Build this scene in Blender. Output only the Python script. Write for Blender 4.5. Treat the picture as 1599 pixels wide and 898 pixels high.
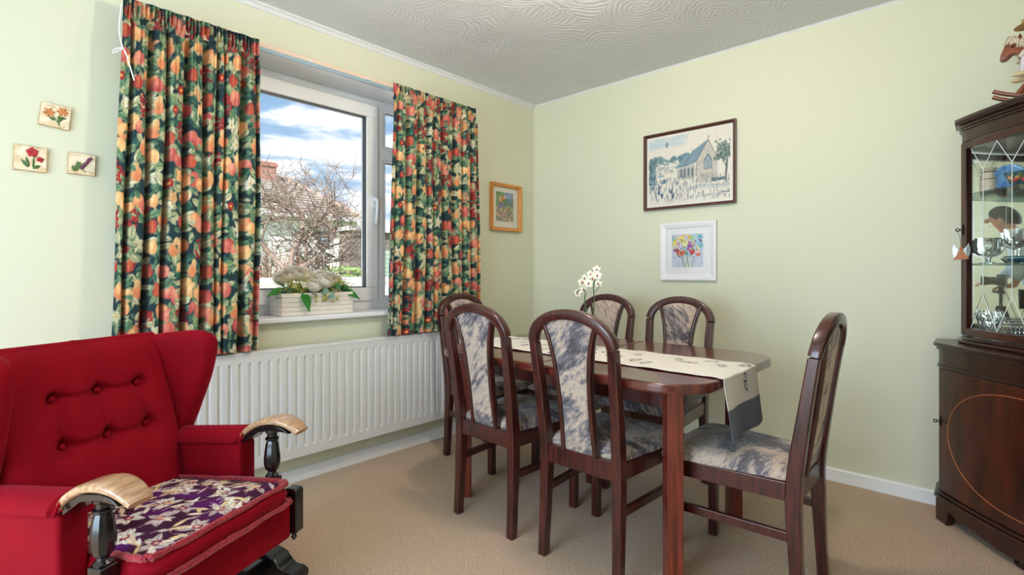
import bpy, bmesh, math, random
import numpy as np
from mathutils import Vector, Matrix, noise as mnoise
random.seed(7); RNG = np.random.default_rng(11)
PI = math.pi
for o in list(bpy.data.objects): bpy.data.objects.remove(o, do_unlink=True)
scene = bpy.context.scene
col = scene.collection

# ------------------------------------------------------------------ camera
F, HY, CX = 791.5, 425.5, 799.5              # focal length, horizon row, centre column (1599x898 frame)
YAW = math.radians(42.74)
FW = (math.cos(YAW), math.sin(YAW)); RT = (math.sin(YAW), -math.cos(YAW))
CAM = (-3.071, -2.606, 1.08)
def ray(px, py):
    u = (px-CX)/F
    return (FW[0]+RT[0]*u, FW[1]+RT[1]*u, (HY-py)/F)
def hit(px, py, ax, val):
    d = ray(px, py); t = (val-CAM[ax])/d[ax]
    return Vector([CAM[i]+t*d[i] for i in range(3)])
def at_depth(px, py, D):
    d = ray(px, py); return Vector([CAM[i]+D*d[i] for i in range(3)])
cam_d = bpy.data.cameras.new('camera'); cam_o = bpy.data.objects.new('camera', cam_d); col.objects.link(cam_o)
cam_o.location = CAM; cam_o.rotation_euler = (PI/2, 0, YAW-PI/2)
cam_d.sensor_width = 36; cam_d.lens = F/1599*36; cam_d.shift_y = -(449-HY)/1599; cam_d.clip_start = .02; cam_d.clip_end = 400
scene.camera = cam_o

# ------------------------------------------------------------------ sky, sun, big lights, exposure
vs = scene.view_settings
vs.view_transform = 'Standard'; vs.look = 'None'; vs.gamma = 1; vs.use_curve_mapping = False
vs.exposure = -0.12
scene.cycles.max_bounces = 10; scene.cycles.transparent_max_bounces = 16; scene.cycles.transmission_bounces = 8
scene.cycles.caustics_reflective = False; scene.cycles.caustics_refractive = False
scene.cycles.sample_clamp_indirect = 6
world = bpy.data.worlds.new('sky'); scene.world = world; world.use_nodes = True
wn, wl = world.node_tree.nodes, world.node_tree.links
wn.clear()
w_out = wn.new('ShaderNodeOutputWorld'); w_bg = wn.new('ShaderNodeBackground')
w_tc = wn.new('ShaderNodeTexCoord'); w_sep = wn.new('ShaderNodeSeparateXYZ'); wl.new(w_tc.outputs['Generated'], w_sep.inputs[0])
w_ramp = wn.new('ShaderNodeValToRGB'); wl.new(w_sep.outputs['Z'], w_ramp.inputs[0])
for p, c in ((0, (.50, .60, .68, 1)), (.16, (.32, .47, .64, 1)), (.45, (.13, .29, .54, 1))):
    e = w_ramp.color_ramp.elements[0] if p == 0 else w_ramp.color_ramp.elements.new(p)
    e.position = p; e.color = c
w_ramp.color_ramp.elements.remove(w_ramp.color_ramp.elements[-1]) if w_ramp.color_ramp.elements[-1].position > .9 else None
def cloud(scale, sq, rot, det, lo, hi, dist):
    m = wn.new('ShaderNodeMapping'); m.inputs['Scale'].default_value = sq; m.inputs['Rotation'].default_value = rot
    wl.new(w_tc.outputs['Generated'], m.inputs[0])
    n = wn.new('ShaderNodeTexNoise'); n.inputs['Scale'].default_value = scale; n.inputs['Detail'].default_value = det
    n.inputs['Roughness'].default_value = .6; n.inputs['Distortion'].default_value = dist
    wl.new(m.outputs[0], n.inputs['Vector'])
    r = wn.new('ShaderNodeMapRange'); r.inputs[1].default_value = lo; r.inputs[2].default_value = hi; r.interpolation_type = 'SMOOTHSTEP'
    wl.new(n.outputs['Fac'], r.inputs[0]); return r.outputs[0]
c1 = cloud(3.0, (1.1, 1.6, 7.0), (.25, -.35, 0), 8, .42, .66, .6)
c2 = cloud(4.0, (1, 1, 3.0), (0, 0, .7), 9, .50, .60, .2)
w_mx = wn.new('ShaderNodeMath'); w_mx.operation = 'MAXIMUM'; wl.new(c1, w_mx.inputs[0]); wl.new(c2, w_mx.inputs[1])
w_mix = wn.new('ShaderNodeMix'); w_mix.data_type = 'RGBA'
wl.new(w_mx.outputs[0], w_mix.inputs['Factor']); wl.new(w_ramp.outputs[0], w_mix.inputs[6]); w_mix.inputs[7].default_value = (1, 1, 1, 1)
wl.new(w_mix.outputs[2], w_bg.inputs[0]); w_bg.inputs[1].default_value = 1.6
wl.new(w_bg.outputs[0], w_out.inputs[0])
def light(name, kind, loc, energy, color, **kw):
    l = bpy.data.lights.new(name, kind); l.energy = energy; l.color = color
    o = bpy.data.objects.new(name, l); col.objects.link(o); o.location = loc
    for k, v in kw.items(): setattr(l, k, v)
    return o
sun = light('sun', 'SUN', (0, -10, 20), 11, (1, .96, .9), angle=.01)
sun.rotation_euler = Vector((.72, .36, -.62)).to_track_quat('-Z', 'Y').to_euler()
# area light added in an assumed patio doorway, unseen behind and left of camera
assumed_door_light = light('assumed_patio_light', 'AREA', (-5.38, -1.60, 1.08), 165, (.60, .80, 1.0), shape='RECTANGLE', size=1.9, size_y=1.95)
assumed_door_light.rotation_euler = (PI/2, 0, -PI/2)
# added fill light behind an invented right-wall window, to brighten the visible window frame
side_fill = light('side_fill_light', 'AREA', (-4.25, -3.32, 1.50), 34, (.74, .87, 1.0), shape='RECTANGLE', size=1.3, size_y=1.2)
side_fill.rotation_euler = (PI/2, 0, 0)
# sky light entering the visible window: a sampling portal for the world, emits nothing itself
por = light('window_portal', 'AREA', (-1.65, .30, 1.5), 1, (1, 1, 1), shape='RECTANGLE', size=1.9, size_y=1.35)
por.rotation_euler = (-PI/2, 0, 0); por.data.cycles.is_portal = True

# ------------------------------------------------------------------ helpers
class MB:
    """collects verts/faces; build() links them as one mesh object"""
    def __init__(s): s.v = []; s.f = []
    def add(s, vs_, fs_, M=None):
        b = len(s.v)
        s.v += [tuple(M @ Vector(p)) if M is not None else tuple(p) for p in vs_]
        s.f += [tuple(b+i for i in f) for f in fs_]; return s
    def box(s, lo, hi, M=None):
        x0, y0, z0 = lo; x1, y1, z1 = hi
        return s.add([(x0,y0,z0),(x1,y0,z0),(x1,y1,z0),(x0,y1,z0),(x0,y0,z1),(x1,y0,z1),(x1,y1,z1),(x0,y1,z1)],
              [(0,3,2,1),(4,5,6,7),(0,1,5,4),(1,2,6,5),(2,3,7,6),(3,0,4,7)], M)
    def bar(s, a, b, w, h, up=(0,0,1)):
        a, b = Vector(a), Vector(b); d = (b-a).normalized(); up = Vector(up)
        r = d.cross(up).normalized(); u = r.cross(d)
        vs_ = [p + r*sx*w/2 + u*sz*h/2 for p in (a, b) for sx, sz in ((-1,-1),(1,-1),(1,1),(-1,1))]
        return s.add(vs_, [(0,1,2,3),(7,6,5,4),(0,4,5,1),(1,5,6,2),(2,6,7,3),(3,7,4,0)])
    def prism(s, poly, a0, a1, axis=2, M=None):
        """extrude a 2-D outline along an axis"""
        n = len(poly); cv = []
        for a in (a0, a1):
            for p in poly:
                cv.append({2: (p[0],p[1],a), 1: (p[0],a,p[1]), 0: (a,p[0],p[1])}[axis])
        return s.add(cv, [tuple(range(n))[::-1], tuple(range(n, 2*n))] + [(i,(i+1)%n,n+(i+1)%n,n+i) for i in range(n)], M)
    def tube(s, pts, r, n=8, cap=True):
        pts = [Vector(p) for p in pts]; m = len(pts); rr = r if hasattr(r, '__len__') else [r]*m
        b = len(s.v); prev = None
        for i, p in enumerate(pts):
            t = (pts[min(i+1, m-1)]-pts[max(i-1, 0)]).normalized()
            if prev is None:
                prev = t.orthogonal().normalized()
            prev = (prev - t*prev.dot(t)).normalized(); q = t.cross(prev)
            for k in range(n):
                a = 2*PI*k/n; s.v.append(tuple(p + (prev*math.cos(a)+q*math.sin(a))*rr[i]))
        for i in range(m-1):
            for k in range(n):
                s.f.append((b+i*n+k, b+i*n+(k+1)%n, b+(i+1)*n+(k+1)%n, b+(i+1)*n+k))
        if cap:
            s.f.append(tuple(b+k for k in range(n))[::-1]); s.f.append(tuple(b+(m-1)*n+k for k in range(n)))
        return s
    def lathe(s, prof, n=20, M=None, c=(0,0,0)):
        vs_ = []; fs_ = []
        for r, z in prof:
            for k in range(n): vs_.append((c[0]+r*math.cos(2*PI*k/n), c[1]+r*math.sin(2*PI*k/n), c[2]+z))
        m = len(prof)
        for i in range(m-1):
            for k in range(n): fs_.append((i*n+k, i*n+(k+1)%n, (i+1)*n+(k+1)%n, (i+1)*n+k))
        fs_.append(tuple(range(n))[::-1]); fs_.append(tuple((m-1)*n+k for k in range(n)))
        return s.add(vs_, fs_, M)
    def sweep(s, path, sect, ups=None, closed=False):
        """sweep a closed 2-D section (a,b) along a path; a = sideways, b = up"""
        path = [Vector(p) for p in path]; m = len(path); n = len(sect); b = len(s.v)
        for i, p in enumerate(path):
            t = (path[(i+1) % m if closed else min(i+1, m-1)]-path[(i-1) % m if closed else max(i-1, 0)]).normalized()
            up = Vector(ups[i] if isinstance(ups, list) else (ups or (0,0,1)))
            r = t.cross(up).normalized(); u = r.cross(t)
            for a_, b_ in sect: s.v.append(tuple(p+r*a_+u*b_))
        for i in range(m if closed else m-1):
            j = (i+1) % m
            for k in range(n): s.f.append((b+i*n+k, b+i*n+(k+1)%n, b+j*n+(k+1)%n, b+j*n+k))
        if not closed:
            s.f.append(tuple(b+k for k in range(n))[::-1]); s.f.append(tuple(b+(m-1)*n+k for k in range(n)))
        return s
    def ball(s, c, r, nu=12, nv=8, M=None):
        r = r if hasattr(r, '__len__') else (r, r, r)
        vs_ = [(c[0], c[1], c[2]-r[2])]; fs_ = []
        for j in range(1, nv):
            t = PI*j/nv-PI/2
            for k in range(nu): vs_.append((c[0]+r[0]*math.cos(t)*math.cos(2*PI*k/nu), c[1]+r[1]*math.cos(t)*math.sin(2*PI*k/nu), c[2]+r[2]*math.sin(t)))
        vs_.append((c[0], c[1], c[2]+r[2])); L = len(vs_)-1
        for k in range(nu):
            fs_.append((0, 1+(k+1)%nu, 1+k)); fs_.append((L, L-nu+k, L-nu+(k+1)%nu))
            for j in range(nv-2): fs_.append((1+j*nu+k, 1+j*nu+(k+1)%nu, 1+(j+1)*nu+(k+1)%nu, 1+(j+1)*nu+k))
        return s.add(vs_, fs_, M)
    def grid(s, fn, nu, nv, closed_u=False):
        b = len(s.v)
        for j in range(nv+1):
            for i in range(nu+1): s.v.append(tuple(fn(i/nu, j/nv)))
        for j in range(nv):
            for i in range(nu): s.f.append((b+j*(nu+1)+i, b+j*(nu+1)+i+1, b+(j+1)*(nu+1)+i+1, b+(j+1)*(nu+1)+i))
        return s
    def mesh(s, name, m, smooth):
        me = bpy.data.meshes.new(name); me.from_pydata(s.v, [], s.f); me.update()
        bm = bmesh.new(); bm.from_mesh(me); bmesh.ops.recalc_face_normals(bm, faces=bm.faces); bm.to_mesh(me); bm.free()
        if m: me.materials.append(m)
        if smooth: me.polygons.foreach_set('use_smooth', [True]*len(me.polygons))
        return me
    def build(s, name, m, parent=None, smooth=False, bevel=0, seg=2, subsurf=0, angle=35, solid=0):
        me = s.mesh(name, m, smooth or bevel > 0)
        o = bpy.data.objects.new(name, me); col.objects.link(o); o.parent = parent
        if solid:
            md = o.modifiers.new('solid', 'SOLIDIFY'); md.thickness = solid; md.offset = 0
        if bevel:
            md = o.modifiers.new('bevel', 'BEVEL'); md.width = bevel; md.segments = seg; md.limit_method = 'ANGLE'; md.angle_limit = math.radians(angle); md.harden_normals = True
        if subsurf:
            md = o.modifiers.new('sub', 'SUBSURF'); md.levels = md.render_levels = subsurf
        if smooth and not bevel and not subsurf:
            me.set_sharp_from_angle(angle=math.radians(angle+10))
        return o
def tag(o, label=None, cat=None, group=None, kind=None):
    if label: o['label'] = label
    if cat: o['category'] = cat
    if group: o['group'] = group
    if kind: o['kind'] = kind
    return o
def thing(name, label, cat, loc=(0,0,0), rz=0, group=None):
    o = bpy.data.objects.new(name, None); col.objects.link(o); o.location = loc; o.rotation_euler = (0,0,rz); o.empty_display_size = .05
    return tag(o, label, cat, group)
def struct(o): o['kind'] = 'structure'; return o
def dup(root, loc, rz, label, group=None):
    r = root.copy(); col.objects.link(r); r.location = loc; r.rotation_euler = (0,0,rz); r['label'] = label
    if group: r['group'] = group
    for ch in [c for c in bpy.data.objects if c.parent == root]:
        c = ch.copy(); col.objects.link(c); c.parent = r
        for g in [x for x in bpy.data.objects if x.parent == ch]:
            d = g.copy(); col.objects.link(d); d.parent = c
    return r
def Rz(a): return Matrix.Rotation(a, 4, 'Z')
def Tr(x, y, z): return Matrix.Translation((x, y, z))
def bez(p, n=12):
    """Catmull-Rom through points"""
    P = [Vector(q) for q in p]; out = []
    for i in range(len(P)-1):
        a, b, c, d = P[max(i-1, 0)], P[i], P[i+1], P[min(i+2, len(P)-1)]
        for k in range(n):
            t = k/n
            out.append(.5*((2*b)+(c-a)*t+(2*a-5*b+4*c-d)*t*t+(3*b-a-3*c+d)*t**3))
    return out+[P[-1]]
def rrect(w, h, r, n=4):
    out = []
    for cx, cy, a0 in ((w/2-r, h/2-r, 0), (-w/2+r, h/2-r, PI/2), (-w/2+r, -h/2+r, PI), (w/2-r, -h/2+r, 1.5*PI)):
        for k in range(n+1):
            a = a0+PI/2*k/n; out.append((cx+r*math.cos(a), cy+r*math.sin(a)))
    return out

# ------------------------------------------------------------------ materials
def lin(c): return tuple(((x/255)/12.92 if x/255 <= .04045 else ((x/255+.055)/1.055)**2.4) for x in c[:3])
def new_mat(name):
    m = bpy.data.materials.new(name); m.use_nodes = True
    return m, m.node_tree.nodes, m.node_tree.links, m.node_tree.nodes['Principled BSDF']
def mat(name, rgb, rough=.5, metal=0, spec=.5, var=0, vscale=20, bump=0, bscale=200, coat=0, sheen=0, stretch=None, rgb2=None, obj=True, detail=4):
    """plain procedural surface: colour varied by noise, optional noise bump"""
    m, n, l, p = new_mat(name)
    c = lin(rgb); p.inputs['Base Color'].default_value = (*c, 1); p.inputs['Roughness'].default_value = rough
    p.inputs['Metallic'].default_value = metal; p.inputs['Specular IOR Level'].default_value = spec
    p.inputs['Coat Weight'].default_value = coat; p.inputs['Coat Roughness'].default_value = .12
    if sheen: p.inputs['Sheen Weight'].default_value = sheen; p.inputs['Sheen Roughness'].default_value = .35
    tc = n.new('ShaderNodeTexCoord'); mp = n.new('ShaderNodeMapping'); l.new(tc.outputs['Object'], mp.inputs[0])
    if stretch: mp.inputs['Scale'].default_value = stretch
    if var or rgb2:
        t = n.new('ShaderNodeTexNoise'); t.inputs['Scale'].default_value = vscale; t.inputs['Detail'].default_value = detail; l.new(mp.outputs[0], t.inputs['Vector'])
        r = n.new('ShaderNodeValToRGB'); l.new(t.outputs['Fac'], r.inputs[0])
        c2 = lin(rgb2) if rgb2 else tuple(x*(1-var) for x in c)
        r.color_ramp.elements[0].position = .32; r.color_ramp.elements[1].position = .68
        r.color_ramp.elements[0].color = (*c2, 1); r.color_ramp.elements[1].color = (*(c if rgb2 else tuple(min(1, x*(1+var)) for x in c)), 1)
        l.new(r.outputs[0], p.inputs['Base Color'])
    if bump:
        t = n.new('ShaderNodeTexNoise'); t.inputs['Scale'].default_value = bscale; t.inputs['Detail'].default_value = 3; l.new(mp.outputs[0] if stretch else tc.outputs['Object'], t.inputs['Vector'])
        b = n.new('ShaderNodeBump'); b.inputs['Strength'].default_value = bump; b.inputs['Distance'].default_value = .004
        l.new(t.outputs['Fac'], b.inputs['Height']); l.new(b.outputs[0], p.inputs['Normal'])
    return m
def vcol_mat(name, rough=.8, sheen=0, spec=.3, coat=0, bump=0, trans=0):
    m, n, l, p = new_mat(name)
    a = n.new('ShaderNodeAttribute'); a.attribute_name = 'paint'; l.new(a.outputs['Color'], p.inputs['Base Color'])
    p.inputs['Roughness'].default_value = rough; p.inputs['Specular IOR Level'].default_value = spec; p.inputs['Coat Weight'].default_value = coat
    if sheen: p.inputs['Sheen Weight'].default_value = sheen
    if bump:
        tc = n.new('ShaderNodeTexCoord'); t = n.new('ShaderNodeTexNoise'); t.inputs['Scale'].default_value = 400; l.new(tc.outputs['Object'], t.inputs['Vector'])
        b = n.new('ShaderNodeBump'); b.inputs['Strength'].default_value = bump; b.inputs['Distance'].default_value = .002; l.new(t.outputs['Fac'], b.inputs['Height']); l.new(b.outputs[0], p.inputs['Normal'])
    if trans:
        tb = n.new('ShaderNodeBsdfTranslucent'); l.new(a.outputs['Color'], tb.inputs[0]); mx = n.new('ShaderNodeMixShader'); mx.inputs[0].default_value = trans
        l.new(p.outputs[0], mx.inputs[1]); l.new(tb.outputs[0], mx.inputs[2]); l.new(mx.outputs[0], n['Material Output'].inputs[0])
    return m
def translucent(m, f):
    n, l = m.node_tree.nodes, m.node_tree.links; p = n['Principled BSDF']; t = n.new('ShaderNodeBsdfTranslucent'); mx = n.new('ShaderNodeMixShader'); mx.inputs[0].default_value = f
    src = p.inputs['Base Color'].links; l.new(src[0].from_socket, t.inputs[0]) if src else None
    l.new(p.outputs[0], mx.inputs[1]); l.new(t.outputs[0], mx.inputs[2]); l.new(mx.outputs[0], n['Material Output'].inputs[0])
def pane_mat(name, tint=(1,1,1), gloss=.06, fres=.45):
    m, n, l, p = new_mat(name); n.remove(p)
    t = n.new('ShaderNodeBsdfTransparent'); t.inputs[0].default_value = (*tint, 1); g = n.new('ShaderNodeBsdfGlossy'); g.inputs['Roughness'].default_value = .01
    lw = n.new('ShaderNodeLayerWeight'); lw.inputs[0].default_value = .25; mr = n.new('ShaderNodeMath'); mr.operation = 'MULTIPLY_ADD'; mr.inputs[1].default_value = fres; mr.inputs[2].default_value = gloss*.3
    l.new(lw.outputs['Fresnel'], mr.inputs[0]); mx = n.new('ShaderNodeMixShader')
    l.new(mr.outputs[0], mx.inputs[0]); l.new(t.outputs[0], mx.inputs[1]); l.new(g.outputs[0], mx.inputs[2]); l.new(mx.outputs[0], n['Material Output'].inputs[0])
    return m
def glass_mat(name, rgb=(255,255,255), rough=.0):
    m, n, l, p = new_mat(name)
    p.inputs['Base Color'].default_value = (*lin(rgb), 1); p.inputs['Transmission Weight'].default_value = 1; p.inputs['Roughness'].default_value = rough; p.inputs['IOR'].default_value = 1.48
    return m
def wood_mat(name, dark, light_, rough=.3, coat=.3, scale=(14, 14, 1.2), nscale=6):
    m = mat(name, light_, rough=rough, coat=coat, rgb2=dark, vscale=nscale, stretch=scale, detail=8)
    return m

M = {}
# wall paper with very faint weave
M['wall'] = mat('pale_green_wall', (219, 219, 195), rough=.55, spec=.3, bump=.04, bscale=260)
M['white_paint'] = mat('white_gloss_paint', (242, 243, 244), rough=.35)
M['upvc'] = mat('white_upvc', (250, 251, 253), rough=.25)
M['batten'] = mat('cream_batten', (238, 212, 192), rough=.5)
M['rail'] = mat('curtain_rail_white', (150, 172, 184), rough=.35)
M['radiator'] = mat('radiator_enamel', (226, 226, 226), rough=.32)
M['mahogany'] = wood_mat('mahogany', (38, 12, 11), (84, 31, 25), rough=.3, coat=.45)
M['table_wood'] = wood_mat('table_mahogany', (66, 22, 17), (112, 47, 34), rough=.22, coat=.5, scale=(10, 1.0, 10))
M['table_leg'] = wood_mat('table_leg_mahogany', (82, 27, 18), (132, 56, 38), rough=.3, coat=.3, scale=(14, 14, 1))
M['cabinet'] = wood_mat('cabinet_mahogany', (30, 10, 8), (58, 22, 15), rough=.3, coat=.35, scale=(5, 5, 1.1), nscale=4)
M['cabinet_door'] = wood_mat('cabinet_flame_mahogany', (34, 10, 7), (82, 31, 19), rough=.28, coat=.4, scale=(7, 7, 1.3), nscale=3)
M['inlay'] = mat('boxwood_inlay', (176, 104, 58), rough=.4)
M['velvet'] = mat('red_velvet', (134, 4, 23), rough=.85, spec=.12, sheen=.25, var=.10, vscale=9, bump=.10, bscale=500)
M['velvet'].node_tree.nodes['Principled BSDF'].inputs['Sheen Tint'].default_value = (1, .12, .22, 1)
M['fringe'] = mat('red_fringe', (160, 34, 48), rough=.9, sheen=.5, var=.45, vscale=160, bump=.8, bscale=260)
M['ebony'] = mat('ebonised_wood', (16, 14, 16), rough=.25, coat=.4, var=.3, vscale=20)
M['oak'] = wood_mat('worn_oak', (160, 116, 80), (206, 168, 132), rough=.28, coat=.5, scale=(3, 18, 18))
M['gilt'] = mat('aged_brass', (120, 92, 52), rough=.35, metal=1)
M['iron'] = mat('dark_key_metal', (46, 42, 40), rough=.4, metal=1)
M['pane'] = pane_mat('window_glass')
M['cab_glass'] = pane_mat('cabinet_glass', (.99, 1, .99), .03, .14)
M['shelf_glass'] = pane_mat('shelf_glass', (.70, .82, .78), .25)
M['mirror'] = mat('mirror', (225, 230, 225), rough=.01, metal=1)
M['crystal'] = glass_mat('cut_crystal')
M['bead'] = mat('bevelled_glass_line', (235, 240, 240), rough=.15)
M['lead'] = mat('glazing_gasket', (70, 76, 84), rough=.5)

def carpet_mat():
    m, n, l, p = new_mat('beige_carpet')
    tc = n.new('ShaderNodeTexCoord')
    t = n.new('ShaderNodeTexNoise'); t.inputs['Scale'].default_value = 150; t.inputs['Detail'].default_value = 3; t.inputs['Roughness'].default_value = .7; l.new(tc.outputs['Object'], t.inputs['Vector'])
    t2 = n.new('ShaderNodeTexNoise'); t2.inputs['Scale'].default_value = 2.2; t2.inputs['Detail'].default_value = 4; l.new(tc.outputs['Object'], t2.inputs['Vector'])
    r = n.new('ShaderNodeValToRGB'); l.new(t.outputs['Fac'], r.inputs[0]); r.color_ramp.elements[0].position = .3; r.color_ramp.elements[1].position = .7
    r.color_ramp.elements[0].color = (*lin((172, 140, 114)), 1); r.color_ramp.elements[1].color = (*lin((238, 210, 182)), 1)
    mx = n.new('ShaderNodeMix'); mx.data_type = 'RGBA'; mx.blend_type = 'MULTIPLY'; mx.inputs[0].default_value = .22
    l.new(r.outputs[0], mx.inputs[6]); l.new(t2.outputs['Color'], mx.inputs[7])
    hs = n.new('ShaderNodeHueSaturation'); hs.inputs['Saturation'].default_value = 1.0; l.new(mx.outputs[2], hs.inputs['Color']); l.new(hs.outputs[0], p.inputs['Base Color'])
    p.inputs['Roughness'].default_value = 1; p.inputs['Specular IOR Level'].default_value = .05; p.inputs['Sheen Weight'].default_value = .25
    b = n.new('ShaderNodeBump'); b.inputs['Strength'].default_value = .8; b.inputs['Distance'].default_value = .006; l.new(t.outputs['Fac'], b.inputs['Height']); l.new(b.outputs[0], p.inputs['Normal'])
    return m
M['carpet'] = carpet_mat()
def artex_mat():
    """white ceiling with combed overlapping swirls in relief"""
    m, n, l, p = new_mat('swirl_plaster_ceiling')
    p.inputs['Base Color'].default_value = (*lin((226, 226, 228)), 1); p.inputs['Roughness'].default_value = .6; p.inputs['Specular IOR Level'].default_value = .3
    tc = n.new('ShaderNodeTexCoord'); hs = []
    for k, (sc, off) in enumerate(((4.4, 0), (3.3, 3.7))):
        mp = n.new('ShaderNodeMapping'); mp.inputs['Location'].default_value = (off, off*.7, 0); l.new(tc.outputs['Object'], mp.inputs[0])
        nz = n.new('ShaderNodeTexNoise'); nz.inputs['Scale'].default_value = 5; l.new(mp.outputs[0], nz.inputs['Vector'])
        ad = n.new('ShaderNodeMix'); ad.data_type = 'RGBA'; ad.blend_type = 'LINEAR_LIGHT'; ad.inputs[0].default_value = .06; l.new(mp.outputs[0], ad.inputs[6]); l.new(nz.outputs['Color'], ad.inputs[7])
        v = n.new('ShaderNodeTexVoronoi'); v.voronoi_dimensions = '2D'; v.inputs['Scale'].default_value = sc; l.new(ad.outputs[2], v.inputs['Vector'])
        mu = n.new('ShaderNodeMath'); mu.operation = 'MULTIPLY'; mu.inputs[1].default_value = 62; l.new(v.outputs['Distance'], mu.inputs[0])
        sn = n.new('ShaderNodeMath'); sn.operation = 'SINE'; l.new(mu.outputs[0], sn.inputs[0])
        # swirls fade in patches
        n2 = n.new('ShaderNodeTexNoise'); n2.inputs['Scale'].default_value = 2.6; l.new(mp.outputs[0], n2.inputs['Vector'])
        mr = n.new('ShaderNodeMapRange'); mr.inputs[1].default_value = .4; mr.inputs[2].default_value = .62; l.new(n2.outputs['Fac'], mr.inputs[0])
        m2 = n.new('ShaderNodeMath'); m2.operation = 'MULTIPLY'; l.new(sn.outputs[0], m2.inputs[0]); l.new(mr.outputs[0], m2.inputs[1])
        # raised lip where one swirl overlaps the next
        ml = n.new('ShaderNodeMath'); ml.operation = 'MULTIPLY_ADD'; ml.inputs[1].default_value = 5.0; l.new(v.outputs['Distance'], ml.inputs[0]); l.new(m2.outputs[0], ml.inputs[2])
        hs.append(ml.outputs[0])
    a = n.new('ShaderNodeMath'); a.operation = 'ADD'; l.new(hs[0], a.inputs[0]); l.new(hs[1], a.inputs[1])
    b = n.new('ShaderNodeBump'); b.inputs['Strength'].default_value = .22; b.inputs['Distance'].default_value = .0035; l.new(a.outputs[0], b.inputs['Height']); l.new(b.outputs[0], p.inputs['Normal'])
    return m
M['ceiling'] = artex_mat()
def fabric_mat():
    """dining chair tapestry: slanting brush strokes of slate, grey and fawn"""
    m, n, l, p = new_mat('brushstroke_tapestry')
    tc = n.new('ShaderNodeTexCoord'); oi = n.new('ShaderNodeObjectInfo')
    sm = n.new('ShaderNodeVectorMath'); sm.operation = 'SCALE'; cmb = n.new('ShaderNodeCombineXYZ')
    for i in range(3): l.new(oi.outputs['Random'], cmb.inputs[i])
    l.new(cmb.outputs[0], sm.inputs[0]); sm.inputs['Scale'].default_value = 9
    ad = n.new('ShaderNodeVectorMath'); l.new(tc.outputs['Object'], ad.inputs[0]); l.new(sm.outputs[0], ad.inputs[1])
    def strokes(sc, rot, scale, det, dist=.4):
        r0 = n.new('ShaderNodeMapping'); r0.inputs['Rotation'].default_value = rot; l.new(ad.outputs[0], r0.inputs[0])
        mp = n.new('ShaderNodeMapping'); mp.inputs['Scale'].default_value = sc; l.new(r0.outputs[0], mp.inputs[0])
        t = n.new('ShaderNodeTexNoise'); t.inputs['Scale'].default_value = scale; t.inputs['Detail'].default_value = det; t.inputs['Roughness'].default_value = .65; t.inputs['Distortion'].default_value = dist; l.new(mp.outputs[0], t.inputs['Vector'])
        return t.outputs['Fac']
    R0 = (.5, .75, .75)
    big = strokes((1.0, 1.0, .55), R0, 7, 3, 1.0); fine = strokes((3.2, 3.2, .42), R0, 25, 4, .3)
    mx = n.new('ShaderNodeMath'); mx.operation = 'MULTIPLY_ADD'; mx.inputs[1].default_value = .9; l.new(fine, mx.inputs[0])
    b2 = n.new('ShaderNodeMath'); b2.operation = 'MULTIPLY_ADD'; b2.inputs[1].default_value = 1.5; b2.inputs[2].default_value = -.70; l.new(big, b2.inputs[0]); l.new(b2.outputs[0], mx.inputs[2])
    r = n.new('ShaderNodeValToRGB'); l.new(mx.outputs[0], r.inputs[0]); cr = r.color_ramp; cr.interpolation = 'EASE'
    stops = [(.24, (78, 72, 74)), (.38, (106, 100, 104)), (.46, (132, 124, 128)), (.52, (172, 154, 142)), (.66, (198, 176, 158)), (.80, (158, 148, 146))]
    while len(cr.elements) < len(stops): cr.elements.new(.5)
    for e, (p_, c) in zip(cr.elements, stops): e.position = p_; e.color = (*lin(c), 1)
    l.new(r.outputs[0], p.inputs['Base Color']); p.inputs['Roughness'].default_value = .9; p.inputs['Specular IOR Level'].default_value = .15; p.inputs['Sheen Weight'].default_value = .25
    w = n.new('ShaderNodeTexNoise'); w.inputs['Scale'].default_value = 420; l.new(tc.outputs['Object'], w.inputs['Vector'])
    b = n.new('ShaderNodeBump'); b.inputs['Strength'].default_value = .25; b.inputs['Distance'].default_value = .002; l.new(w.outputs['Fac'], b.inputs['Height']); l.new(b.outputs[0], p.inputs['Normal'])
    return m
M['tapestry'] = fabric_mat()

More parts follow.
